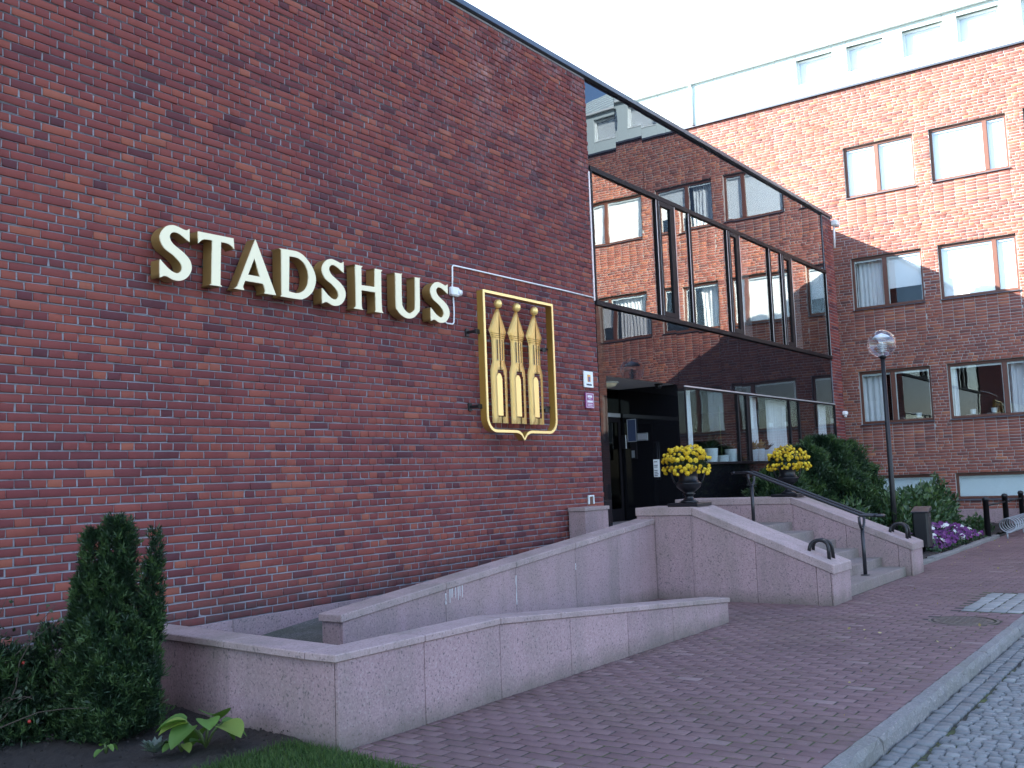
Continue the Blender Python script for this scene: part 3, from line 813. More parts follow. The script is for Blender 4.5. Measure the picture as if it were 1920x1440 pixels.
while y < BY1:
    MB().hexa([(XB-.16, y, at1+.075), (XB+8, y, 17.5), (XB+8, y+.02, 17.5), (XB-.16, y+.02, at1+.075), (XB-.16, y, at1+.10), (XB+8, y, 17.525), (XB+8, y+.02, 17.525), (XB-.16, y+.02, at1+.10)]).build('roof_seam', 'white_panel', rf); y += .62
MB().tube([(XB-.12, 4.62, 13.19), (XB-.12, 4.62, 12.95), (XB-.10, 4.62, 12.6), (XB-.10, 4.62, 11.95)], .035, 8).build('downpipe', 'white_trim', off)

# ------------------------------------------------------------------ granite walls, ramp and stairs
def block(name, pts, mat, par, bev=.004):
    o = MB().hexa(pts, bev).build(name, mat, par); o['tone'] = random.random(); return o
def hx(x0, x1, y0, y1, zb0, zb1, zt0, zt1):   # zb/zt at x0 and x1
    return [(x0, y0, zb0), (x1, y0, zb1), (x1, y1, zb1), (x0, y1, zb0), (x0, y0, zt0), (x1, y0, zt1), (x1, y1, zt1), (x0, y1, zt0)]
def hy(x0, x1, y0, y1, zb0, zb1, zt0, zt1):   # at y0 and y1
    return [(x0, y0, zb0), (x1, y0, zb0), (x1, y1, zb1), (x0, y1, zb1), (x0, y0, zt0), (x1, y0, zt0), (x1, y1, zt1), (x0, y1, zt1)]
# outer wall
SK = lambda pts: [(x_+.09*max(0, y_+2.94), y_, z_) for x_, y_, z_ in pts]
ow = empty('low_granite_wall', 'low pink granite wall with corner around the ramp in front', 'wall', (7, -3.07, 0))
oz = lambda x: .535 if x < 6.02 else .535-(x-6.02)*.0795
MB().hexa(hx(4.40, 6.02, -3.16, -2.98, -.2, -.2, .53, .53)).hexa(hx(6.022, 10.06, -3.16, -2.98, -.2, -.2, .53, oz(10.06)-.005)).hexa(SK(hy(4.40, 4.58, -2.978, .0, -.2, -.2, .53, .53))).build('core', 'core_dark', ow)
for a, e in ((4.37, 5.17), (5.17, 6.02), (6.02, 6.98), (6.98, 7.92), (7.92, 8.80), (8.80, 9.55), (9.55, 10.085)):
    block('panel', hx(a+.0026, e-.0026, -3.19, -3.162, -.15, -.15, oz(a)-.001, oz(e)-.001), 'granite', ow, .003)
    block('panel', hx(max(a, 4.62)+.0015, e-.0015, -2.978, -2.95, -.15, -.15, oz(a)-.001, oz(e)-.001), 'granite', ow, .003)
for a, e in ((-3.16, -2.05), (-2.05, -.95), (-.95, -.04)):
    block('panel', SK(hy(4.37, 4.398, a+.0026, e-.0026, -.15, -.15, .534, .534)), 'granite', ow, .003)
    block('panel', SK(hy(4.582, 4.61, max(a, -2.94)+.0015, e-.0015, -.15, -.15, .534, .534)), 'granite', ow, .003)
block('panel', hy(10.062, 10.09, -3.16, -2.98, -.15, -.15, oz(10.06), oz(10.06)), 'granite', ow, .003)
for a, e in ((4.335, 5.17), (5.17, 6.02), (6.02, 6.83), (6.83, 7.66), (7.66, 8.48), (8.48, 9.24), (9.24, 10.108)):
    block('coping_stone', hx(a+.0026, e-.0026, -3.205, -2.935, oz(a)+.001, oz(e)+.001, oz(a)+.049, oz(e)+.049), 'granite_coping', ow, .006)
for a, e in ((-2.932, -2.05), (-2.05, -.95), (-.95, -.04)):
    block('coping_stone', SK(hy(4.335, 4.625, a+.0026, e-.0026, .536, .536, .584, .584)), 'granite_coping', ow, .006)
# inner parapet beside the ramp
iw = empty('ramp_parapet', 'sloping pink granite parapet between the ramp and the low front wall', 'wall', (9, -1.37, 0))
iz = lambda x: .455+(x-6.05)*.0895
MB().hexa(hx(6.10, 11.69, -1.47, -1.28, -.2, -.2, iz(6.1)-.01, iz(11.69)-.01)).build('core', 'core_dark', iw)
for a, e in ((6.07, 7.43), (7.43, 8.58), (8.58, 9.75), (9.75, 10.72), (10.72, 11.28), (11.28, 11.69)):
    block('panel', hx(a+.0026, e-.0026, -1.5, -1.472, -.15, -.15, iz(a)-.001, iz(e)-.001), 'granite', iw, .003)
    block('panel', hx(a+.0026, e-.0026, -1.278, -1.25, -.15, -.15, iz(a)-.001, iz(e)-.001), 'granite', iw, .003)
block('panel', hy(6.072, 6.099, -1.468, -1.282, -.15, -.15, iz(6.05), iz(6.05)), 'granite', iw, .003)
for a, e in ((6.04, 7.43), (7.43, 8.58), (8.58, 9.75), (9.75, 10.9), (10.9, 11.692)):
    block('coping_stone', hx(a+.0026, e-.0026, -1.515, -1.235, iz(a)+.001, iz(e)+.001, iz(a)+.066, iz(e)+.066), 'granite_coping', iw, .006)
# pale lime bleeding from the joints
for xx, za_, zb__ in ((8.58, .30, .60), (7.43, .44, .545), (9.75, .55, .62)):
    P_ = []; n_ = 9
    for k in range(n_+1): P_.append((xx+random.gauss(0, .002)-.004-.003*math.sin(k), za_+(zb__-za_)*k/n_))
    for k in range(n_, -1, -1): P_.append((xx+random.gauss(0, .002)+.004+.003*math.sin(k*1.7), za_+(zb__-za_)*k/n_))
    MB().prism(P_, -1.5035, -1.4995).build('lime_streak', 'lime', iw)
for k in range(7):
    xx = 7.47+k*.035+random.gauss(0, .01); zz = iz(xx)-.006; ln = random.uniform(.03, .16)
    MB().prism([(xx-.004, zz), (xx+.005, zz), (xx+.002, zz-ln), (xx-.001, zz-ln)], -1.5035, -1.4995).build('lime_streak', 'lime', iw)
# ramp floor
rfz = [(4.62, .2), (6.3, .2), (12.2, .77)]
fl = MB().hexa(hx(4.62, 6.3, -1.24, -.04, -.2, -.2, .19, .20)).hexa(hx(6.3, 12.3, -1.24, -.04, -.2, -.2, .20, .775)).hexa(hx(4.62, 6.06, -2.94, -1.241, -.2, -.2, .19, .19)).hexa(hx(6.062, 10.6, -2.94, -1.52, -.2, -.2, .19, .006)).build('ramp', 'gravel')
structure(fl)
# pier block at the door
bl = empty('granite_pier', 'short pink granite block against the brick wall beside the door', 'pier', (12.2, -.17, .5))
block('body', hx(11.92, 12.55, -.31, -.037, .3, .3, 1.12, 1.12), 'granite', bl, .004)
block('cap', hx(11.90, 12.57, -.325, -.037, 1.122, 1.122, 1.175, 1.175), 'granite_coping', bl, .005)
# stairs
stair = empty('entrance_stairs', 'granite entrance stairs with sloping parapets on both sides', 'stairs', (13.9, -2.7, 0))
RIS, TR = .131, .33
ys0 = -3.69
for k in range(6):
    y0 = ys0+k*TR; y1 = y0+TR if k < 5 else -.02
    x0, x1 = 12.352, 15.198
    z1 = (k+1)*RIS; z0 = -.1 if k == 0 else k*RIS-.02
    if k < 5:
        for a, e in ((x0, 13.8), (13.803, x1)): block('step', hy(a, e, y0, y1+.03, z0, z0, z1-.002, z1), 'granite_step', stair, .006)
    else:
        for a, e in ((x0, 13.3), (13.303, 14.25), (14.253, x1)): block('landing_slab', hy(a, e, y0, y1, z0, z0, z1, z1), 'granite_step', stair, .005)
MB().box(12.2, 12.351, -1.3, -.02, .2, 6*RIS-.003).build('landing_slab', 'granite_step', stair)
MB().box(12.36, 15.19, -1.9, -.05, -.1, .6).build('core', 'core_dark', stair)
def cheek(x0, x1, yback):
    cz = lambda y: 1.058 if y > -2.04 else 1.058-(-2.04-y)*(1.058-.38)/(3.76-2.04)
    c = MB(); e = .03
    c.hexa(hy(x0+e, x1-e, -3.74, -2.04, -.2, -.2, cz(-3.74)-.006, 1.052)); c.hexa(hy(x0+e, x1-e, -2.038, yback-.03, -.2, -.2, 1.052, 1.052))
    o = c.build('parapet', 'core_dark', stair)
    cuts = [-3.765, -3.60, -2.86, -2.02, -1.50] if yback < -1 else [-3.765, -3.60, -2.86, -2.06, -1.2]
    cuts.append(yback)
    for a, b_ in zip(cuts, cuts[1:]):
        for xa, xb in ((x0, x0+e-.002), (x1-e+.002, x1)):
            if a < -2.04 < b_:
                for p, q in ((a, -2.04), (-2.04, b_)): block('panel', hy(xa, xb, p+(.0015 if p == a else 0), q-.0015, -.15, -.15, cz(p)-.001, cz(q)-.001), 'granite', o, .002)
            else: block('panel', hy(xa, xb, a+.0026, b_-.0026, -.15, -.15, cz(a)-.001, cz(b_)-.001), 'granite', o, .003)
    block('panel', hy(x0+.001, x1-.001, -3.79, -3.768, -.15, -.15, cz(-3.79)-.001, cz(-3.77)-.001), 'granite', o, .004)
    block('panel', hy(x0+e, x1-e, yback-.028, yback, -.15, -.15, 1.057, 1.057), 'granite', o, .003)
    t = .108
    for a, b_ in ((-3.81, -2.04), (-2.037, yback+.012)):
        block('coping_stone', hy(x0-.012, x1+.012, a, b_, cz(a)+.001, cz(b_)+.001, cz(a)+t, cz(b_)+t), 'granite_coping', o, .008)
cheek(11.70, 12.35, -1.24); cheek(15.20, 15.80, -.06)

# handrail
hr = empty('stair_handrail', 'dark steel double handrail with forked posts in the middle of the stairs', 'handrail', (13.9, -2.7, 0))
RX = 13.9
for s in (-1, 1):
    dx = s*.11
    MB().tube([(RX+dx, -1.76, 1.575), (RX+dx, -1.95, 1.58), (RX+dx, -3.52, .945), (RX+dx, -3.70, .935)], .019, 10).build('rail', 'grey_steel', hr)
MB().tube([(RX-.11, -3.70, .935), (RX-.08, -3.77, .934), (RX, -3.80, .934), (RX+.08, -3.77, .934), (RX+.11, -3.70, .935)], .020, 10).build('end_loop', 'grey_steel', hr)
MB().tube([(RX-.11, -1.76, 1.575), (RX-.08, -1.69, 1.575), (RX, -1.66, 1.575), (RX+.08, -1.69, 1.575), (RX+.11, -1.76, 1.575)], .020, 10).build('end_loop', 'grey_steel', hr)
for y, zb_, zt in ((-1.95, 6*RIS, 1.56), (-3.50, RIS, .935)):
    o = MB().tube([(RX, y, zb_), (RX, y, zt-.17)], .026, 10).build('post', 'grey_steel', hr)
    for s in (-1, 1): MB().tube([(RX, y, zt-.18), (RX+s*.06, y, zt-.155), (RX+s*.10, y, zt-.10), (RX+s*.11, y, zt-.01)], .019, 8).build('fork', 'grey_steel', o)
    MB().lathe([(.06, 0), (.06, .008), (.03, .012)], (RX, y, zb_+.001), 16).build('foot_plate', 'grey_steel', o)

# boot scraper hoops on the parapets
def hoops(cx, lab):
    cz = lambda y: 1.166-(-2.04-y)*(1.058-.38)/(3.76-2.04)
    o = empty('boot_scraper', lab, 'boot scraper', (cx, -3.56, cz(-3.56)), 'boot scrapers on the stair parapets')
    for dx in (-.075, .075):
        pts = []
        for k in range(13):
            a = math.pi*k/12; pts.append((cx+dx+dx*.5*math.sin(a)*-1, -3.56-.118*math.cos(a)*(1.0), cz(-3.56)+.02+.15*math.sin(a)**.6))
        pts[0] = (cx+dx, -3.68, cz(-3.68)-.01); pts[-1] = (cx+dx, -3.44, cz(-3.44)-.01)
        MB().tube(pts, .022, 8).build('hoop', 'black_iron', o)
    MB().box(cx-.05, cx+.05, -3.59, -3.53, cz(-3.56)+.155, cz(-3.56)+.175, .004).build('tie_plate', 'black_iron', o)
hoops(12.02, 'black iron boot scraper hoops on the left stair parapet'); hoops(15.50, 'black iron boot scraper hoops on the right stair parapet')

# ------------------------------------------------------------------ wall lettering
DL0, DL1 = -.03, -.165
def wall_xz(px, py, y):
    d = fw + rt*((px-960)/1872.3) - up*((py-720)/1872.3)
    t = (y-CAM.y)/d.y; return (CAM.x+d.x*t, CAM.z+d.z*t)
def za(x, y): return wall_xz(270+x*.15625, 400+y*.15625, DL1)
def zb_(x, y): return wall_xz(560+x*.15625, 440+y*.15625, DL1)
def smooth(poly, ang=38):
    n = len(poly); out = []
    P = [Vector(p) for p in poly]
    cor = []
    for i in range(n):
        a = P[i]-P[i-1]; b = P[(i+1) % n]-P[i]
        cor.append(a.length < 1e-6 or b.length < 1e-6 or a.angle(b) > rad(ang))
    for i in range(n):
        p0, p1, p2, p3 = P[i-1], P[i], P[(i+1) % n], P[(i+2) % n]
        out.append(p1)
        if cor[i] and cor[(i+1) % n]: continue
        if cor[i]: p0 = p1*2-p2
        if cor[(i+1) % n]: p3 = p2*2-p1
        for t in (.33, .67):
            out.append(.5*((2*p1)+(-p0+p2)*t+(2*p0-5*p1+4*p2-p3)*t*t+(-p0+3*p1-3*p2+p3)*t**3))
    return [(v.x, v.y) for v in out]
def solid(name, loops, d0, d1, mat, parent):
    cu = bpy.data.curves.new(name, 'CURVE'); cu.dimensions = '2D'; cu.fill_mode = 'BOTH'; cu.extrude = .5
    for lp in loops:
        sp = cu.splines.new('POLY'); sp.points.add(len(lp)-1); sp.use_cyclic_u = True
        for p, q in zip(sp.points, lp): p.co = (q[0], q[1], 0, 1)
    tmp = bpy.data.objects.new(name, cu); COL.objects.link(tmp)
    dg = bpy.context.evaluated_depsgraph_get(); me = bpy.data.meshes.new_from_object(tmp.evaluated_get(dg))
    bpy.data.objects.remove(tmp); bpy.data.curves.remove(cu)
    offv = origin_of(parent)
    for v in me.vertices:
        x, z, d = v.co.x, v.co.y, v.co.z
        v.co = (x-offv.x, (d0+d1)/2+(d0-d1)*d-offv.y, z-offv.z)
    me.name = name; me.materials.clear(); me.materials.append(M[mat]); 
    bm = bmesh.new(); bm.from_mesh(me); bmesh.ops.recalc_face_normals(bm, faces=bm.faces[:]); bm.to_mesh(me); bm.free()
    return link(name, me, parent)
S_ = [(548,185),(515,205),(480,195),(430,170),(370,145),(330,140),(280,150),(230,190),(200,240),(192,290),(205,345),(240,410),(290,455),(350,500),(400,550),(440,600),(457,650),(450,685),(425,712),(390,718),(345,700),(300,665),(255,620),(220,580),(195,550),(190,600),(190,770),(215,760),(240,750),(275,755),(310,775),(350,797),(400,808),(450,805),(500,785),(540,745),(568,690),(573,640),(560,580),(530,530),(480,475),(420,425),(360,375),(325,330),(310,285),(318,250),(345,228),(380,228),(420,245),(470,280),(510,315),(548,345)]
T_ = [(650,215),(1075,300),(1085,435),(1060,400),(1020,370),(970,352),(925,345),(918,840),(925,860),(940,880),(790,858),(805,845),(812,830),(820,325),(770,315),(720,312),(680,330),(650,362)]
A_ = [(1338,310),(1585,982),(1445,962),(1455,945),(1455,915),(1430,845),(1215,808),(1195,860),(1190,885),(1205,922),(1080,900),(1105,890),(1120,870),(1135,840)]
A_h = [(1325,540),(1395,762),(1250,735)]
D_ = [(1625,418),(1780,445),(1850,463),(1916,506),(1976,576),(2026,656),(2056,736),(2064,806),(2051,876),(2021,946),(1966,1001),(1916,1026),(1856,1031),(1640,995),(1655,975),(1648,440)]
D_h = [(1745,515),(1800,523),(1856,541),(1916,591),(1956,666),(1974,746),(1971,816),(1956,876),(1916,931),(1856,956),(1800,953),(1740,935)]
H_ = [(665,355),(768,378),(752,400),(755,605),(915,628),(915,430),(905,405),(1005,425),(990,445),(992,640),(1000,890),(1020,942),(915,925),(930,905),(920,692),(755,665),(758,860),(778,903),(665,885),(682,865),(690,830),(680,400)]
U_ = [(1150,455),(1245,472),(1235,490),(1240,800),(1255,870),(1285,915),(1320,940),(1345,940),(1385,910),(1400,860),(1398,545),(1385,508),(1465,522),(1452,545),(1455,880),(1440,930),(1410,970),(1370,1000),(1325,1005),(1280,995),(1230,960),(1190,910),(1170,850),(1162,500)]
Sm = [za(*p) for p in S_]
s1 = za(190, 770); s2 = zb_(285, 825); s3 = zb_(1590, 1035)
s1t = za(548, 185); s2t = zb_(540, 325); s3t = zb_(1788, 595)
def s_at(o, t):
    sx = (t[0]-o[0])/(s1t[0]-s1[0]); sz = (t[1]-o[1])/(s1t[1]-s1[1])
    return [(o[0]+(p[0]-s1[0])*sx, o[1]+(p[1]-s1[1])*sz) for p in Sm]
letters = [('S', [Sm], 'first S, beside the T'), ('T', [[za(*p) for p in T_]], 'T'), ('A', [[za(*p) for p in A_], [za(*p) for p in A_h]], 'A'), ('D', [[za(*p) for p in D_], [za(*p) for p in D_h]], 'D'),
           ('S', [s_at(s2, s2t)], 'middle S, between the D and the H'), ('H', [[zb_(*p) for p in H_]], 'H'), ('U', [[zb_(*p) for p in U_]], 'U'), ('S', [s_at(s3, s3t)], 'last S, beside the white cable')]
for ch_, lps, lab in letters:
    cx = sum(p[0] for p in lps[0])/len(lps[0]); zmin = min(p[1] for p in lps[0])
    o = empty('sign_letter', f'deep gold letter on the brick wall: the {lab}', 'letter', (cx, -.1, zmin), 'gold letters of the word on the brick wall')
    L2 = [smooth(lp) for lp in lps]
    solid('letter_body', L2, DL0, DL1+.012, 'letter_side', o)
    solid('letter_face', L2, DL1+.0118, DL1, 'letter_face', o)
    for k in range(2):
        MB().tube([(cx-.06+.12*k, DL0+.01, zmin+.2), (cx-.06+.12*k, .01, zmin+.2)], .008, 6).build('mounting_pin', 'black_iron', o)

# ------------------------------------------------------------------ crest
cr = empty('town_crest', 'gilded metal crest with three spired towers inside a shield outline', 'crest', (10.63, -.19, 2.2))
FB, FF = -.14, -.245
x0c, x1c, zt_, zb2 = 9.84, 11.415, 3.985, 2.20
xm = (x0c+x1c)/2
def shield(ins):
    a, b_, t, m = x0c+ins, x1c-ins, zt_-ins, zb2+ins; r = .19-ins; P = [(a, t), (b_, t)]
    for k in range(7): an = k/6*math.pi/2; P.append((b_-r+r*math.cos(an), m+r-r*math.sin(an)))
    P += [(xm+.17, m), (xm+.11, m-.01), (xm+.06, m-.035), (xm+.025, m-.075)]
    P.append((xm, m-.10-ins*.3)); P += [(xm-.025, m-.075), (xm-.06, m-.035), (xm-.11, m-.01), (xm-.17, m)]
    for k in range(7): an = math.pi/2+k/6*math.pi/2; P.append((a+r+r*math.cos(an), m+r-r*math.sin(an)))
    return P
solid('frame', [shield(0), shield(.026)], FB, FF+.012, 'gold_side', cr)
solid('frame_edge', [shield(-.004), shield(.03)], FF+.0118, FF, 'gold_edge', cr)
TD = .035
prof = [(2.318, .168), (2.40, .169), (2.44, .170), (2.70, .173), (2.94, .177), (3.0, .175), (3.05, .158), (3.085, .14), (3.10, .133), (3.12, .132), (3.26, .132), (3.385, .133), (3.40, .136), (3.435, .155), (3.45, .160), (3.475, .172), (3.49, .183), (3.505, .19), (3.55, .165), (3.63, .118), (3.72, .064), (3.80, .014)]
us = [-1, -.9, -.72, -.46, -.34, -.20, -.07, .07, .20, .34, .46, .72, .9, 1]
for tc in (10.215, 10.625, 11.035):
    b = MB(); grid = []
    for z, hw in prof:
        row = []
        for u in us:
            row.append(b.bm.verts.new((tc+u*hw, -.165-TD*math.sqrt(max(0, 1-u*u)), z)))
        grid.append(row)
    for i in range(len(prof)-1):
        zc = (prof[i][0]+prof[i+1][0])/2
        for k in range(len(us)-1):
            uc = (us[k]+us[k+1])/2
            if 3.115 < zc < 3.39 and (us[k], us[k+1]) in ((-.46, -.34), (-.07, .07), (.34, .46)): continue
            if 2.40 < zc < 2.94 and abs(uc) < .46: continue
            if 2.94 <= zc < 3.0 and abs(uc) < .34: continue
            f = b.bm.faces.new((grid[i][k], grid[i][k+1], grid[i+1][k+1], grid[i+1][k])); f.smooth = True
    bmesh.ops.solidify(b.bm, geom=b.bm.faces[:], thickness=.008)
    o = b.build('tower', 'gold', cr)
    d = MB(); d.prism([(tc-.075, 2.415), (tc+.045, 2.415), (tc+.045, 2.88), (tc+.035, 2.92), (tc+.012, 2.95), (tc-.015, 2.958), (tc-.042, 2.95), (tc-.065, 2.92), (tc-.075, 2.88)], -.185, -.172); d.build('gate', 'gold', o)
    MB().lathe([(.001, -.06), (.03, -.052), (.05, -.03), (.057, 0), (.05, .03), (.03, .052), (.001, .06)], (tc, -.19, 3.855), 16).build('ball', 'gold', o)
    for zr in (3.415, 3.44, 3.465):
        hw = .141+(zr-3.40)*.55
        MB().tube([(tc+hw*math.sin(a), -.167-TD*math.cos(a), zr) for a in np.linspace(-1.2, 1.2, 9)], .004, 6).build('moulding', 'gold_side', o)
for zz in (2.55, 3.35):
    MB().box(x0c+.03, x1c-.03, -.158, -.148, zz, zz+.025).build('back_bar', 'black_iron', cr)
for xx, zz in ((x0c+.0, 3.46), (x0c+.01, 2.52), (x1c-.1, 3.35), (x1c-.09, 2.52)):
    b = MB().box(xx-.09, xx-.02, -.02, -.002, zz-.05, zz+.05, .003).box(xx-.07, xx-.045, -.15, -.021, zz-.018, zz+.018, .003).box(xx-.08, xx+.015, -.17, -.151, zz-.028, zz+.028, .003); b.build('bracket', 'black_iron', cr)

# ------------------------------------------------------------------ cable, plates, small wall things
cb = empty('wall_cable', 'thin white cable run with junction box on the brick wall', 'cable', (9.5, -.02, 4))
MB().tube([(12.91, -.02, 4.30), (12.0, -.02, 4.30), (11.0, -.02, 4.292), (10.0, -.02, 4.285), (9.54, -.02, 4.28), (9.52, -.02, 4.26), (9.515, -.02, 4.1), (9.505, -.02, 4.0)], .011, 6).build('cable', 'white_plastic', cb)
MB().tube([(9.52, -.02, 3.88), (9.525, -.02, 3.70), (9.515, -.02, 3.56), (9.49, -.02, 3.535), (9.38, -.02, 3.533), (9.33, -.03, 3.55)], .011, 6).build('cable', 'white_plastic', cb)
o = MB().box(9.44, 9.60, -.075, -.005, 3.885, 4.0, .018).build('junction_box', 'white_plastic', cb)
MB().tube([(9.555, -.045, 3.94), (9.63, -.045, 3.94)], .042, 10).build('socket', 'white_plastic', o)
pl1 = empty('wall_plaque', 'white plaque with small orange and blue emblem beside the entrance', 'plaque', (12.64, -.02, 3.03))
MB().box(12.515, 12.765, -.03, -.006, 2.915, 3.155, .004).build('plate', 'paper', pl1)
MB().box(12.60, 12.685, -.034, -.0305, 3.00, 3.105).build('emblem', 'sign_orange', pl1)
MB().box(12.622, 12.662, -.037, -.0345, 3.005, 3.075).build('emblem', 'sign_blue', pl1)
b = MB()
for k in range(9): b.box(12.57+k*.0165, 12.582+k*.0165, -.033, -.0305, 2.945, 2.965+.006*(k % 3 == 0))
b.build('lettering', 'ink', pl1)
pl2 = empty('wall_plaque', 'purple plaque with white lettering below the white plaque', 'plaque', (12.64, -.02, 2.72))
MB().box(12.535, 12.76, -.03, -.006, 2.605, 2.835, .004).build('plate', 'sign_purple', pl2)
b = MB(); b.box(12.548, 12.747, -.033, -.0305, 2.818, 2.824); b.box(12.548, 12.747, -.033, -.0305, 2.615, 2.621); b.box(12.546, 12.552, -.033, -.0305, 2.622, 2.817); b.box(12.743, 12.749, -.033, -.0305, 2.622, 2.817); b.build('border', 'paper', pl2)
def text(name, s, x, z, size, y, mat, parent, axis='y', extr=.0015, alx='CENTER'):
    cu = bpy.data.curves.new(name, 'FONT'); cu.body = s; cu.size = size; cu.align_x = alx; cu.extrude = extr
    tmp = bpy.data.objects.new(name, cu); COL.objects.link(tmp)
    dg = bpy.context.evaluated_depsgraph_get(); me = bpy.data.meshes.new_from_object(tmp.evaluated_get(dg)); bpy.data.objects.remove(tmp); bpy.data.curves.remove(cu)
    offv = origin_of(parent)
    for v in me.vertices:
        a, c_, d_ = v.co.x, v.co.y, v.co.z
        v.co = Vector((x+a, y-d_, z+c_))-offv if axis == 'y' else Vector((x-d_, y-a, z+c_))-offv
    me.materials.clear(); me.materials.append(M[mat]); return link(name, me, parent)
for zz, hh, n_, wd in ((2.765, .036, 4, .028), (2.742, .008, 4, .018), (2.690, .034, 5, .026), (2.660, .010, 8, .014), (2.636, .010, 8, .014)):
    b = MB()
    for k in range(n_):
        xa = 12.648-n_*wd*.58+k*wd*1.16; b.box(xa, xa+wd*.9, -.033, -.0305, zz, zz+hh*(1 if k % 3 else .92))
    b.build('lettering', 'paper', pl2)
o = empty('outlet_box', 'small white framed outlet low on the brick wall above the granite block', 'outlet', (12.6, -.01, 1.2))
b = MB().box(12.50, 12.52, -.03, -.004, 1.20, 1.33, .002).box(12.63, 12.65, -.03, -.004, 1.20, 1.33, .002).box(12.52, 12.63, -.03, -.004, 1.31, 1.33, .002); b.build('frame', 'white_trim', o)
MB().box(12.52, 12.63, -.015, -.004, 1.20, 1.31).build('cover', 'wood_frame', o)
# recess side wall things (x = RX1, facing -x)
def on_side(name, label, cat, y0, y1, z0, z1, t, mat, extra=None):
    o = empty(name, label, cat, (RX1-t, (y0+y1)/2, z0))
    MB().box(RX1-t, RX1-.003, y0, y1, z0, z1, .003).build('panel', mat, o); return o
o = on_side('notice_board', 'tall dark blue notice board in the entrance recess', 'notice board', .83, 1.0, 2.19, 2.58, .03, 'poster_blue')
b = MB(); t = RX1-.034; b.box(t, RX1-.0305, .825, .835, 2.185, 2.585); b.box(t, RX1-.0305, .995, 1.005, 2.185, 2.585); b.box(t, RX1-.0305, .836, .994, 2.575, 2.585); b.box(t, RX1-.0305, .836, .994, 2.185, 2.195); b.build('frame', 'alu_strip', o)
o = on_side('intercom_panel', 'pale rectangular metal intercom panel right of the blue notice board', 'intercom', .61, .82, 2.195, 2.33, .03, 'galvanised')
MB().box(RX1-.034, RX1-.031, .63, .80, 2.215, 2.31).build('face', 'alu_strip', o)
o = on_side('mailbox', 'dark mailbox with pale edge left of the blue notice board', 'mailbox', 1.01, 1.12, 2.07, 2.31, .07, 'bronze_frame')
MB().box(RX1-.075, RX1-.0705, 1.01, 1.025, 2.07, 2.31).build('edge', 'paper', o)
o = on_side('card_reader', 'small dark card reader below the blue notice board', 'card reader', .83, .95, 1.88, 2.17, .04, 'bronze_frame')
MB().box(RX1-.044, RX1-.0405, .87, .93, 1.905, 2.03).build('keypad', 'galvanised', o)
o = on_side('opening_hours_notice', 'white paper notice with printed lines on the black entrance wall', 'notice', .41, .53, 1.55, 1.855, .012, 'paper')
for k in range(9):
    zz = 1.82-k*.03; wd = random.uniform(.04, .09)
    if k not in (1, 4): MB().box(RX1-.0155, RX1-.0122, .515-wd, .515, zz-.012, zz, ).build('printed_line', 'ink', o)
# fixtures on the far corner
o = empty('floodlight', 'white floodlight on a short pole at the far roof corner', 'floodlight', (24.66, -.1, 7.5))
MB().tube([(24.69, -.03, 7.05), (24.69, -.05, 7.6)], .025, 8).build('pole', 'white_plastic', o)
MB().box(24.60, 24.85, -.16, .02, 7.6, 7.75, .03).build('housing', 'white_plastic', o)
o = empty('security_light', 'small white lamp low on the far brick pier', 'lamp', (24.5, -.05, 2.9))
MB().box(24.42, 24.58, -.12, -.013, 2.86, 2.96, .02).build('housing', 'white_plastic', o); MB().lathe([(.02, -.05), (.035, -.03), (.035, .0)], (24.5, -.07, 2.86), 10).build('sensor', 'white_plastic', o)

# pots on sills
def pot(name, lab, x, y, z, r, h, mat='pot_white', plant=None, grp=None):
    o = empty(name, lab, 'flower pot', (x, y, z), grp)
    MB().lathe([(r*.78, 0), (r*.8, .01), (r, h*.96), (r*1.04, h), (r*.9, h), (r*.86, h*.9), (.001, h*.88)], (x, y, z), 18).build('pot', mat, o)
    if plant: plant(o, x, y, z+h*.9)
    return o
def leaf_fan(o, x, y, z, n, L, mat, spread=1.0, wid=.3):
    b_ = MB()
    for k in range(n):
        a = random.random()*6.283; e = random.uniform(.5, 1.35); d = Vector((math.cos(a)*math.cos(e)*spread, math.sin(a)*math.cos(e)*spread, math.sin(e))); l = L*random.uniform(.6, 1.1)
        s_ = d.cross(Vector((0, 0, 1))).normalized()*l*wid*.5; p = Vector((x, y, z)); m_ = p+d*l*.55; t_ = p+d*l-Vector((0, 0, l*.15))
        v = [b_.bm.verts.new(q) for q in (p, m_+s_, t_, m_-s_)]; b_.bm.faces.new(v)
    return b_.build('leaves', mat, o)
zs_ = 1.737
pot('flower_pot', 'pale blue round pot on the sill half hidden behind the yellow flowers', 17.24, .19, zs_, .13, .30, plant=lambda o, x, y, z: leaf_fan(o, x, y, z, 25, .35, 'bush_leaf'))
pot('flower_pot', 'low squat pale pot on the sill with a tall thin stem', 17.72, .19, zs_, .14, .17, plant=lambda o, x, y, z: MB().tube([(x, y, z), (x-.01, y, z+.5), (x-.02, y, z+.95)], .007, 6).build('stem', 'stem_green', o))
pot('flower_pot', 'tall pale blue tapered pot on the sill beside the window post', 18.16, .19, zs_, .13, .29, plant=lambda o, x, y, z: leaf_fan(o, x, y, z, 22, .30, 'bush_leaf'))
pot('flower_pot', 'narrow pale pot just right of the window post behind glass', 19.22, .17, zs_, .09, .28, plant=lambda o, x, y, z: leaf_fan(o, x, y, z, 16, .3, 'litter'))
pot('flower_pot', 'bottle shaped pale vase behind glass between two pots', 19.55, .17, zs_, .10, .30, plant=lambda o, x, y, z: leaf_fan(o, x, y, z, 14, .3, 'litter'))
pot('flower_pot', 'white pot behind glass beside the long white curtain', 19.88, .17, zs_, .11, .28, plant=lambda o, x, y, z: leaf_fan(o, x, y, z, 16, .28, 'bush_leaf'))
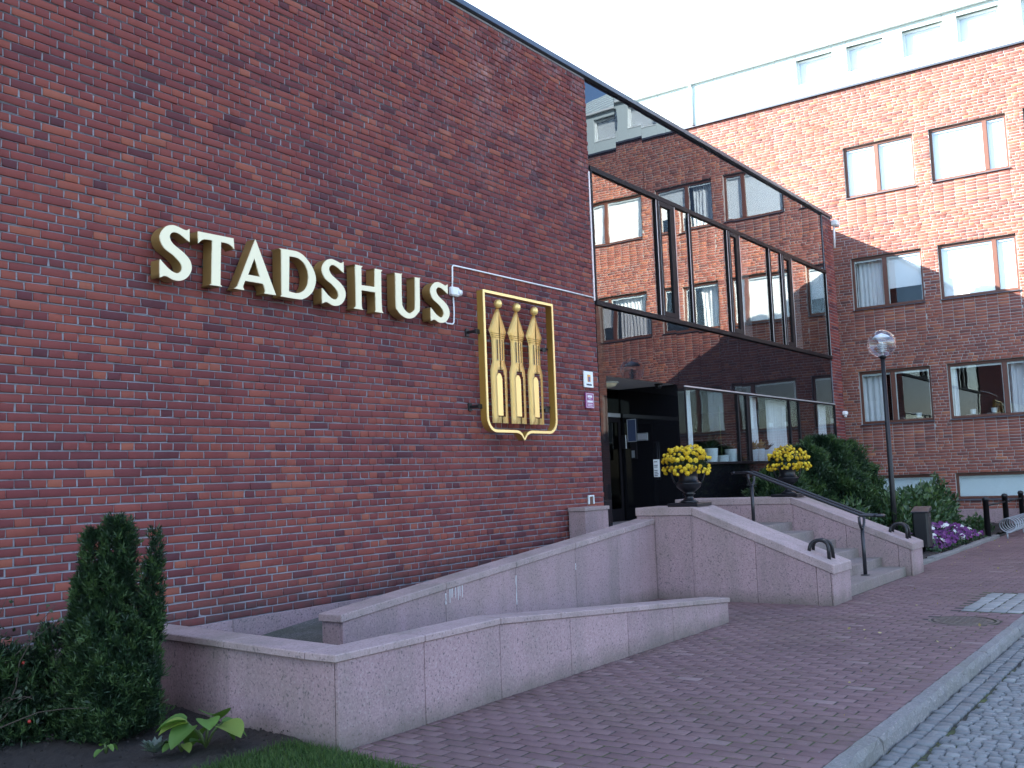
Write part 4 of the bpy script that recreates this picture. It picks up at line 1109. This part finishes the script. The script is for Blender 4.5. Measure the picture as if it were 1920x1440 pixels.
for yy, lab in ((-1.10, 'small white pot on the office sill right of the lamp post'), (-2.41, 'small white pot on the right office sill, nearer the lamp post'), (-2.90, 'small white pot on the right office sill, nearer the window post')):
    MB().box(XB+.2, XB+.42, yy-.15, yy+.15, 2.78, 2.815).build('inner_sill', 'room_light', off)
    pot('flower_pot', lab, XB+.31, yy, 2.816, .075, .12)

# ------------------------------------------------------------------ urns with chrysanthemums
bm = bmesh.new()
petv = []
for ring, (n, r, z, tilt) in enumerate(((9, 1.0, .0, .25), (8, .72, .34, .55), (5, .38, .55, .8))):
    for k in range(n):
        a = 2*math.pi*(k+ring*.5)/n; w = math.pi/n*1.15
        c = lambda rr, aa, zz: bm.verts.new((rr*math.cos(aa), rr*math.sin(aa), zz))
        vs = [c(r*.25, a, z+.05), c(r*.8, a-w*.8, z+tilt*.35), c(r, a, z+tilt*.3-.1), c(r*.8, a+w*.8, z+tilt*.35)]
        bm.faces.new(vs)
cc = bm.verts.new((0, 0, .82)); rg = [bm.verts.new((.5*math.cos(k*math.pi/4), .5*math.sin(k*math.pi/4), .62)) for k in range(8)]; r2_ = [bm.verts.new((.8*math.cos(k*math.pi/4), .8*math.sin(k*math.pi/4), .2)) for k in range(8)]
for k in range(8): bm.faces.new((cc, rg[k], rg[(k+1) % 8])); bm.faces.new((rg[k], r2_[k], r2_[(k+1) % 8], rg[(k+1) % 8]))
bloom_me = []
for k in range(3):
    me = bpy.data.meshes.new('bloom'); bm.to_mesh(me); me.materials.append(M['yellow_petal']); bloom_me.append(me)
bm.free()
def quads_cloud(name, C, size, mat, parent, tone, aspect=.5, normal_bias=None, bend=True):
    n = len(C); a = RNG.normal(size=(n, 3)); 
    if normal_bias is not None: a = a*normal_bias[1]+normal_bias[0]
    a /= np.linalg.norm(a, axis=1)[:, None]+1e-9
    b_ = np.cross(a, RNG.normal(size=(n, 3))); b_ /= np.linalg.norm(b_, axis=1)[:, None]+1e-9
    nn = np.cross(a, b_)
    s = (size*RNG.uniform(.6, 1.3, n))[:, None]
    V = np.stack([C, C+a*s*.5+b_*s*aspect*.5+nn*s*.06, C+a*s, C+a*s*.5-b_*s*aspect*.5+nn*s*.06], 1).reshape(-1, 3)
    V = V-np.array(origin_of(parent)) if parent is not None else V
    F = np.arange(n*4).reshape(-1, 4)
    return link(name, mesh_from(name, V, F, mat, np.repeat(tone, 4)), parent)
def urn(x, y, z, lab, lab2):
    o = empty('garden_urn', lab, 'urn', (x, y, z), 'urns on the stair parapets')
    MB().box(x-.215, x+.215, y-.215, y+.215, z, z+.045, .006).build('slab', 'urn_iron', o)
    MB().lathe([(.115, .046), (.12, .06), (.10, .075), (.06, .10), (.052, .13), (.07, .15), (.09, .16), (.06, .175), (.10, .20), (.155, .25), (.165, .285), (.17, .29), (.17, .30), (.15, .31), (.125, .34), (.122, .40), (.14, .45), (.185, .50), (.19, .51), (.185, .52), (.16, .515), (.001, .50)], (x, y, z), 28).build('body', 'urn_iron', o)
    for s in (-1, 1):
        pts = [(x+s*.15*.7, y-s*.15*.7, z+.27), (x+s*.2*.7, y-s*.2*.7, z+.33), (x+s*.225*.7, y-s*.225*.7, z+.41), (x+s*.215*.7, y-s*.215*.7, z+.48), (x+s*.17*.7, y-s*.17*.7, z+.505)]
        MB().tube(pts, .011, 6).build('handle', 'urn_iron', o)
    p = empty('chrysanthemum', lab2, 'flowers', (x, y, z+.5), 'yellow chrysanthemums in the urns')
    C = []
    while len(C) < 2600:
        v = RNG.normal(size=3); v /= np.linalg.norm(v); r = RNG.uniform(.55, .93)
        if v[2] < -.35: continue
        C.append((x+v[0]*r*.285, y+v[1]*r*.285, z+.55+v[2]*r*.20))
    C = np.array(C); quads_cloud('foliage', C, .05, 'bush_leaf', p, RNG.uniform(0, .6, len(C)), .45)
    k = 0; pts = []
    tries = 0
    while len(pts) < 190 and tries < 6000:
        tries += 1
        v = RNG.normal(size=3); v /= np.linalg.norm(v)
        if v[2] < -.32: continue
        q = np.array((x+v[0]*.285, y+v[1]*.285, z+.56+v[2]*.205-(.06 if v[2] < .1 else 0)))*1.0
        q = np.array((x, y, z+.55))+(q-np.array((x, y, z+.55)))*(1+.16*math.sin(v[0]*5+x)*math.sin(v[1]*4+2)+RNG.normal()*.05)
        if all(np.linalg.norm(q-w) > .037 for w, _ in pts): pts.append((q, v))
    for q, v in pts:
        if random.random() < .04: continue
        b_ = bpy.data.objects.new('bloom', random.choice(bloom_me)); COL.objects.link(b_); b_.parent = p
        rot = Vector((v[0], v[1], v[2]*1.2+.15)).to_track_quat('Z', 'Y')
        s_ = random.uniform(.022, .040)
        b_.matrix_local = Matrix.Translation(Vector(q)-origin_of(p)) @ rot.to_matrix().to_4x4() @ Matrix.Rotation(random.random()*6, 4, 'Z') @ Matrix.Diagonal((s_, s_, s_*1.25, 1))
        b_['tone'] = random.random()
urn(12.02, -1.86, 1.168, 'dark iron urn on the left stair parapet beside the entrance', 'yellow chrysanthemum dome in the urn nearer the door')
urn(15.50, -1.90, 1.168, 'dark iron urn on the right stair parapet before the shrubs', 'yellow chrysanthemum dome in the urn before the green shrubs')

# ------------------------------------------------------------------ lamp post, bin, barrier, bicycle rack
lx, ly = 18.8, -2.6
lp = empty('lamp_post', 'black lamp post with clear glass globe in front of the office block', 'lamp post', (lx, ly, 0))
MB().tube([(lx, ly, -.1), (lx, ly, 1.2), (lx, ly, 3.56)], [.052, .048, .040], 14).build('pole', 'black_iron', lp)
MB().lathe([(.04, 3.55), (.06, 3.57), (.075, 3.595), (.07, 3.605), (.001, 3.62)], (lx, ly, 0), 20).build('collar', 'black_iron', lp)
gp = []
for k in range(3, 25): 
    a = math.pi*(k/24); gp.append((.255*math.sin(a)+.0005, 3.835-.255*math.cos(a)))
MB().lathe(gp, (lx, ly, 0), 32).build('globe', 'globe_glass', lp)
for k in range(5): MB().lathe([(.03, 3.67+k*.036), (.085, 3.675+k*.036), (.088, 3.682+k*.036), (.03, 3.69+k*.036)], (lx, ly, 0), 20).build('louvre', 'white_trim', lp)
MB().tube([(lx, ly, 3.62), (lx, ly, 3.86)], .028, 10).build('bulb', 'white_plastic', lp)
MB().lathe([(.01, 4.03), (.12, 3.985), (.17, 3.93), (.16, 3.93), (.11, 3.975), (.005, 4.02)], (lx, ly, 0), 24).build('reflector', 'white_trim', lp)

bx_, by_ = 18.35, -3.18
bn = empty('litter_bin', 'dark grey slim litter bin on a post beside the flower bed', 'litter bin', (bx_, by_, 0))
MB().tube([(bx_+.165, by_+.03, -.1), (bx_+.165, by_+.03, .85)], .03, 10).build('post', 'black_iron', bn)
MB().prism([(bx_-.10, by_-.13), (bx_+.11, by_-.13), (bx_+.13, by_-.10), (bx_+.13, by_+.10), (bx_+.11, by_+.13), (bx_-.10, by_+.13), (bx_-.13, by_+.10), (bx_-.13, by_-.10)], .18, .76, 'z').build('body', 'black_iron', bn)
MB().hexa(hx(bx_-.14, bx_+.14, by_-.145, by_+.145, .765, .80, .785, .87), .006).build('lid', 'grey_steel', bn)
MB().box(bx_-.09, bx_+.09, by_-.137, by_-.1305, .70, .745).build('slot', 'core_dark', bn)

br = empty('post_and_rail_barrier', 'three black round topped posts joined by a rail beside the bicycle rack', 'barrier', (24.7, -3.42, 0))
for px_ in (22.6, 24.7, 26.75):
    MB().lathe([(.058, -.1), (.058, .80), (.066, .80), (.066, .84), (.05, .87), (.001, .885)], (px_, -3.42, 0), 16).build('post', 'black_iron', br)
for a, e in ((22.6, 24.7), (24.7, 26.75)): MB().tube([(a+.06, -3.42, .70), (e-.06, -3.42, .70)], .022, 8).build('rail', 'black_iron', br)
bk = empty('bicycle_rack', 'low galvanised spiral bicycle rack along the black posts', 'bicycle rack', (24.6, -3.7, 0))
pts = []
for k in range(0, 14*20+1):
    a = 2*math.pi*k/20; pts.append((22.95+k/20*.27, -3.72-.17*math.sin(a), .26-.145*math.cos(a)))
MB().tube(pts, .013, 6).build('coil', 'galvanised', bk)
MB().tube([(22.9, -3.72, .115), (26.8, -3.72, .115)], .016, 6).build('rail', 'galvanised', bk)
for a in (22.95, 24.85, 26.75): MB().tube([(a, -3.72, -.03), (a, -3.72, .11)], .016, 6).build('foot', 'galvanised', bk)

# ------------------------------------------------------------------ beds, plants
def bumpy(name, x0, x1, y0, y1, z, mat, nx=60, ny=40, amp=.012, seed=0, zfun=None):
    r = np.random.default_rng(seed); X, Y = np.meshgrid(np.linspace(x0, x1, nx), np.linspace(y0, y1, ny), indexing='ij')
    Z = z+r.normal(0, amp, X.shape)
    if zfun is not None: Z = Z+zfun(X, Y)
    V = np.stack([X, Y, Z], -1).reshape(-1, 3); idx = np.arange(nx*ny).reshape(nx, ny)
    F = np.stack([idx[:-1, :-1], idx[1:, :-1], idx[1:, 1:], idx[:-1, 1:]], -1).reshape(-1, 4)
    return structure(link(name, mesh_from(name, V, F, mat, smooth=True)))
bumpy('soil_bed', -4.0, 4.60, -3.4, -.04, .035, 'soil', 260, 120, .0045, 1, lambda X, Y: (.02*np.sin(X*2.1+Y)+.02*np.sin(Y*3.7))*np.clip((Y+2.9)/.8, 0, 1)-.045*np.clip((-2.75-Y)/.4, 0, 1))
bumpy('lawn', -6, 4.31, -5.77, -2.80, .018, 'lawn_soil', 60, 40, .006, 2)
bumpy('flower_bed', 15.82, 26.94, -3.42, -.03, .06, 'soil', 140, 50, .015, 3, lambda X, Y: .05*np.clip((Y+3.42)/1.0, 0, 1))
# edging of the right bed
eg = structure(MB().box(15.82, 26.9, -3.46, -3.43, -.1, .03).build('bed_edging', 'core_dark'))
x = 15.83
while x < 22.4:
    L = random.uniform(.7, 1.1); o = MB().hexa(hx(x+.004, x+L-.004, -3.53+random.gauss(0, .006), -3.40, -.1, -.1, .06+random.gauss(0, .008), .06+random.gauss(0, .008)), .014).build('edging_stone', 'kerb_granite', eg); o['tone'] = random.random(); x += L

# grass blades
n = 26000
gx = RNG.uniform(2.6, 4.36, n); gy = -2.80-RNG.random(n)**1.2*1.6+RNG.normal(0, .03, n)
keep = gx < 4.36-(np.clip(-gy-3.1, 0, 3)*.12)+RNG.normal(0, .02, n)
keep &= ~((gx > 4.34) & (gy > -3.2))
gx, gy = gx[keep], gy[keep]; n = len(gx)
h = RNG.uniform(.02, .06, n); a = RNG.uniform(0, 6.28, n); w = .0035
lean = RNG.normal(0, .02, (n, 2))
V = np.stack([np.stack([gx-w*np.cos(a), gy-w*np.sin(a), np.full(n, .015)], 1), np.stack([gx+w*np.cos(a), gy+w*np.sin(a), np.full(n, .015)], 1), np.stack([gx+lean[:, 0], gy+lean[:, 1], .015+h], 1)], 1).reshape(-1, 3)
o = link('grass', mesh_from('grass', V, np.arange(n*3).reshape(-1, 3), 'grass', np.repeat(RNG.uniform(0, 1, n), 3)))
tag(o, 'short green grass at the corner of the low wall', 'grass', kind='stuff')

def sprigs(name, C, D, size, mat, parent, tone, n_leaf=6, aspect=.18):
    """little sprays of needles: C centres, D outward directions"""
    n = len(C); Cc = np.repeat(C, n_leaf, 0); Dd = np.repeat(D, n_leaf, 0); t = np.repeat(tone, n_leaf)+RNG.normal(0, .07, n*n_leaf)
    Cc = Cc+Dd*(RNG.random((len(Cc), 1))*size*.9)
    return quads_cloud(name, Cc, size, mat, parent, np.clip(t, 0, 1), aspect, (Dd*1.1, .55))
def yew(lobes, parent, name, density=900, size=.045, mat='yew'):
    C = []; D = []; T = []
    for (x, y, z0, z1, r0_, r1_) in lobes:
        n = int(density*(z1-z0)*(r0_+r1_)*10)
        f = RNG.random(n); an = RNG.uniform(0, 6.283, n)
        rr = (r0_+(r1_-r0_)*f)*(1-.55*np.clip((f-.75)/.25, 0, 1)**2)
        lump = 1+.26*np.sin(an*3+f*11+x*7)+.2*np.sin(an*5-f*19)+.14*np.sin(an*2+f*31)+RNG.normal(0, .08, n); lump *= np.where(RNG.random(n) < .05, 1.25, 1.0)
        rad_ = rr*lump*np.sqrt(RNG.uniform(.35, 1, n))
        C.append(np.stack([x+rad_*np.cos(an), y+rad_*np.sin(an), z0+(z1-z0)*f], 1))
        D.append(np.stack([np.cos(an)*.6, np.sin(an)*.6, np.full(n, .8)], 1))
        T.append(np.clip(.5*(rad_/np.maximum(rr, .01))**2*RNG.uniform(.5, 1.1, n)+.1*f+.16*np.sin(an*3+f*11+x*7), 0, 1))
    return sprigs(name, np.concatenate(C), np.concatenate(D), size, mat, parent, np.concatenate(T))
# columnar yew by the corner
ye = empty('yew_shrub', 'dark green upright yew against the brick wall at left', 'shrub', (3.85, -1.65, 0))
YB = Vector((3.88, -1.66, 0)); HR = Vector((.585, -.811, 0))
def lobe(px_, z0, z1, r0_, r1_, dep=0.0):
    q = YB+HR*((px_-222)/280)+Vector((.811, .585, 0))*dep; return (q.x, q.y, z0, z1, r0_, r1_)
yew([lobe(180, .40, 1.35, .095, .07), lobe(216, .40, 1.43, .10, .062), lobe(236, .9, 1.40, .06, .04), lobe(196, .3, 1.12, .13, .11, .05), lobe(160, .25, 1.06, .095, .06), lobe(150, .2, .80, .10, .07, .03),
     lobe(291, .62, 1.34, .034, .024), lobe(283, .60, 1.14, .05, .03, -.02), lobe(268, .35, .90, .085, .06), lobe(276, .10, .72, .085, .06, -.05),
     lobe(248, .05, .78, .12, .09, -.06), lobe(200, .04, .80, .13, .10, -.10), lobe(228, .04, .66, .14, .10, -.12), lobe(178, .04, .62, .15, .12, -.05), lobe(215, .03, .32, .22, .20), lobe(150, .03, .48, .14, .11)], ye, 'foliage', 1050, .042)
for k in range(6): MB().tube([(3.88+random.gauss(0, .04), -1.66+random.gauss(0, .04), .0), (3.88+random.gauss(0, .08), -1.66+random.gauss(0, .06), .5), (3.90+random.gauss(0, .1), -1.64, 1.0)], [.016, .012, .006], 6).build('stem', 'bark', ye)
# straggly rose / cotoneaster bush
rb_ = empty('rose_bush', 'straggly grey green bush with arching twigs at the left edge', 'shrub', (3.3, -1.3, 0))
C = []; Tn = []
for k in range(60):
    a = random.uniform(0, 6.283); L = random.uniform(.5, 1.45); e = random.uniform(.5, 1.4)
    base = Vector((3.30+random.gauss(0, .18), -1.05+random.gauss(0, .16), .04)); d = Vector((math.cos(a)*math.cos(e), math.sin(a)*math.cos(e)*.7, math.sin(e)))
    pts = []
    for q in range(7):
        f = q/6; pts.append(base+d*L*f+Vector((0, 0, -.28*L*f*f))+Vector((random.gauss(0, .012), random.gauss(0, .012), 0)))
    MB().tube(pts, [.006-.0007*q for q in range(7)], 5).build('twig', 'bark', rb_)
    for q in range(15):
        f = random.uniform(.25, 1); i = min(5, int(f*6)); p = pts[i].lerp(pts[i+1], f*6-i)
        C.append(tuple(p+Vector((random.gauss(0, .03), random.gauss(0, .03), random.gauss(0, .03))))); Tn.append(random.uniform(.0, .8))
o = quads_cloud('foliage', np.array(C), .038, 'bush_leaf', rb_, np.array(Tn), .6)
for k in range(7):
    p = random.choice(C); MB().lathe([(.001, -.012), (.010, -.006), (.011, .004), (.001, .012)], p, 8).build('hip', 'hip_red', rb_)
# low dark filler shrub between
fs = empty('low_shrub', 'low dark evergreen shrub between the yew and the rose bush', 'shrub', (3.55, -1.2, 0))
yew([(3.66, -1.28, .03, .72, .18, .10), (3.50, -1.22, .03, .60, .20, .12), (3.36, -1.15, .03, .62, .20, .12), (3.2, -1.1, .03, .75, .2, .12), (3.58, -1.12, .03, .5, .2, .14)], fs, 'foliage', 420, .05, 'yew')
# hostas
def hosta(x, y, n, L, lab, seed, pts=None):
    r = random.Random(seed); o = empty('hosta_plant', lab, 'plant', (x, y, .03))
    for k in range(n):
        a = 2*math.pi*k/n+r.uniform(-.3, .3); l = L*r.uniform(.7, 1.1); hgt = r.uniform(.35, .95)*L
        d = Vector((math.cos(a), math.sin(a), 0)); s_ = Vector((-d.y, d.x, 0))
        p0 = Vector((x, y, .05)); p1 = p0+d*l*.55+Vector((0, 0, hgt))
        st = MB().tube([p0, p0.lerp(p1, .5)+Vector((0, 0, .02)), p1], [.006, .005, .004], 6).build('leaf_stem', 'stem_green', o)
        b_ = MB(); rows = []
        tl = r.uniform(-.7, .2); ll = l*.9; ww = ll*.52
        for q in range(8):
            f = q/7; wd = ww*max(0, math.sin(math.pi*(.04+.96*f)**.8))**.65+.0005
            c = p1+d*ll*f*math.cos(tl)+Vector((0, 0, ll*(f*math.sin(tl)-.35*f*f)))
            rows.append([b_.bm.verts.new(c+s_*wd*u+Vector((0, 0, abs(u)**1.5*wd*.35))) for u in (-1, -.55, 0, .55, 1)])
        for A, B in zip(rows, rows[1:]):
            for u in range(4): f_ = b_.bm.faces.new((A[u], A[u+1], B[u+1], B[u])); f_.smooth = True
        lf = b_.build('leaf', 'hosta', o); lf['tone'] = r.uniform(.25, .85)
hosta(3.93, -2.50, 9, .20, 'broad leaved light green hosta in the soil by the wall', 4)
hosta(3.80, -2.44, 4, .10, 'small young hosta beside the grey leaved rosette', 8)
hosta(3.55, -2.05, 4, .06, 'tiny green seedling on the bare soil at left', 12)
o = empty('grey_rosette_plant', 'small grey leaved rosette plant at the bottom edge', 'plant', (3.70, -2.30, .05))
leaf_fan(o, 3.70, -2.32, .05, 40, .12, 'grey_leaf', 1.2, .35)
# right bed shrubs
big = empty('evergreen_shrub', 'large dark feathery evergreen shrub in front of the lower windows', 'shrub', (18.6, -1.2, 0))
yew([(17.4, -1.0, .1, 1.55, .55, .35), (18.3, -1.15, .1, 1.95, .60, .35), (19.2, -1.2, .1, 2.15, .65, .40), (20.0, -1.3, .1, 2.05, .6, .4), (18.8, -1.7, .1, 1.45, .6, .45), (17.0, -1.3, .1, 1.2, .5, .4), (20.6, -1.5, .1, 1.6, .5, .3)], big, 'foliage', 330, .085)
for k in range(5): MB().tube([(18+k*.5, -1.2, 0), (18+k*.5+random.gauss(0, .1), -1.2, .8), (18+k*.55, -1.2, 1.5)], [.03, .02, .01], 6).build('stem', 'bark', big)
def leafy(lab, name, x, y, rx, ry, h, n, size, mat, seed):
    o = empty(name, lab, 'shrub', (x, y, 0)); r = np.random.default_rng(seed)
    v = r.normal(size=(n, 3)); v /= np.linalg.norm(v, axis=1)[:, None]; v[:, 2] = np.abs(v[:, 2])
    k = r.uniform(.45, 1, n)**.6*(1+.2*np.sin(v[:, 0]*7+seed)*np.sin(v[:, 1]*6+v[:, 2]*5))
    C = np.stack([x+v[:, 0]*rx*k, y+v[:, 1]*ry*k, .05+v[:, 2]*h*k], 1)
    quads_cloud('foliage', C, size, mat, o, np.clip(r.normal(.45, .22, n)+.25*(v[:, 2]-.5), 0, 1), .42, (v*.7+np.array([0, 0, .4]), .6))
    for q in range(4): MB().tube([(x+random.gauss(0, .05), y, 0), (x+random.gauss(0, .25)*rx, y, h*.5), (x+random.gauss(0, .5)*rx, y, h*.8)], [.02, .014, .006], 5).build('stem', 'bark', o)
leafy('broad leaved grey green shrub behind the lamp post', 'leafy_shrub', 19.3, -2.4, .75, .5, 1.0, 2600, .13, 'rhodo', 1)
leafy('broad leaved shrub between the litter bin and the white basement windows', 'leafy_shrub', 21.2, -2.45, 1.0, .55, 1.05, 3200, .13, 'rhodo', 2)
leafy('taller leafy shrub in front of the left basement window', 'leafy_shrub', 23.0, -2.3, .9, .5, 1.15, 2600, .14, 'rhodo', 3)
leafy('low green shrub behind the right urn and parapet', 'leafy_shrub', 17.2, -2.3, .6, .5, .95, 2000, .11, 'rhodo', 4)
leafy('small low plant at the foot of the bicycle rack posts', 'leafy_shrub', 24.2, -2.9, .5, .3, .35, 900, .09, 'rhodo', 5)
o = empty('small_potted_sprig', 'small leafy sprig behind the parapet between the two urns', 'plant', (16.6, -.8, .3)); leaf_fan(o, 16.6, -.8, .75, 40, .55, 'rhodo', .6, .25); MB().tube([(16.6, -.8, .05), (16.6, -.8, .95)], .012, 6).build('stem', 'stem_green', o)
# petunias
pt = empty('petunia_bed', 'low mass of purple and white petunias behind the bed edging', 'flowers', (20, -3.05, 0))
n = 3600; X = RNG.uniform(18.5, 22.3, n); Y = RNG.uniform(-3.40, -2.75, n); hh = .10+.22*np.sin((X-18.3)/4.2*math.pi)*np.clip((Y+3.45)/.35, .3, 1)
C = np.stack([X, Y, .05+hh*RNG.random(n)], 1)
quads_cloud('foliage', C, .08, 'rhodo', pt, RNG.uniform(0, .5, n), .5)
def petals(name, m, mat, size):
    X = RNG.uniform(18.6, 22.2, m); Y = RNG.uniform(-3.42, -2.75, m); hh = .10+.24*np.sin((X-18.3)/4.2*math.pi)*np.clip((Y+3.45)/.35, .3, 1)
    b_v = []; F = []; t = []
    for x, y, z in zip(X, Y, .05+hh*RNG.uniform(.6, 1.25, m)+.03*np.sin(X*9)*np.sin(Y*11)):
        c = len(b_v); nrm = Vector((random.gauss(-.5, .4), random.gauss(-.5, .4), .8)).normalized(); q = nrm.to_track_quat('Z', 'Y'); s_ = size*random.uniform(.7, 1.2)
        for k in range(5):
            a = 2*math.pi*k/5; v = q @ Vector((s_*math.cos(a), s_*math.sin(a), .01)); b_v.append((x+v.x, y+v.y, z+v.z))
        b_v.append((x, y, z)); tt = random.random(); t += [tt]*6
        for k in range(5): F.append((c+k, c+(k+1) % 5, c+5))
    off_ = np.array(origin_of(pt)); link(name, mesh_from(name, np.array(b_v)-off_, F, mat, t), pt)['kind'] = 'stuff'
petals('purple_blooms', 620, 'purple_petal', .042); petals('white_blooms', 75, 'white_petal', .048)
# fallen leaves on the paving
n = 90; C = np.stack([RNG.uniform(6, 26, n), RNG.uniform(-5.7, -3.6, n), np.full(n, .008)], 1); C[60:] = np.stack([RNG.uniform(18, 26, 30), RNG.uniform(-4.4, -3.6, 30), np.full(30, .008)], 1)
o = quads_cloud('leaf_litter', C, .035, 'litter', None, RNG.random(n), .7); tag(o, 'small fallen leaves scattered over the brick paving', 'leaves', kind='stuff')
# stones and debris on soil
n = 500; X = RNG.uniform(2.6, 4.35, n); Y = RNG.uniform(-2.8, -.9, n)
C = np.stack([X, Y, .07+.03*np.sin(X*2.1+Y)+.025*np.sin(Y*3.7)], 1)
o = quads_cloud('soil_crumbs', C, .018, 'soil', None, np.zeros(n), .9); tag(o, 'crumbs and bits lying on the dark soil', 'soil', kind='stuff')
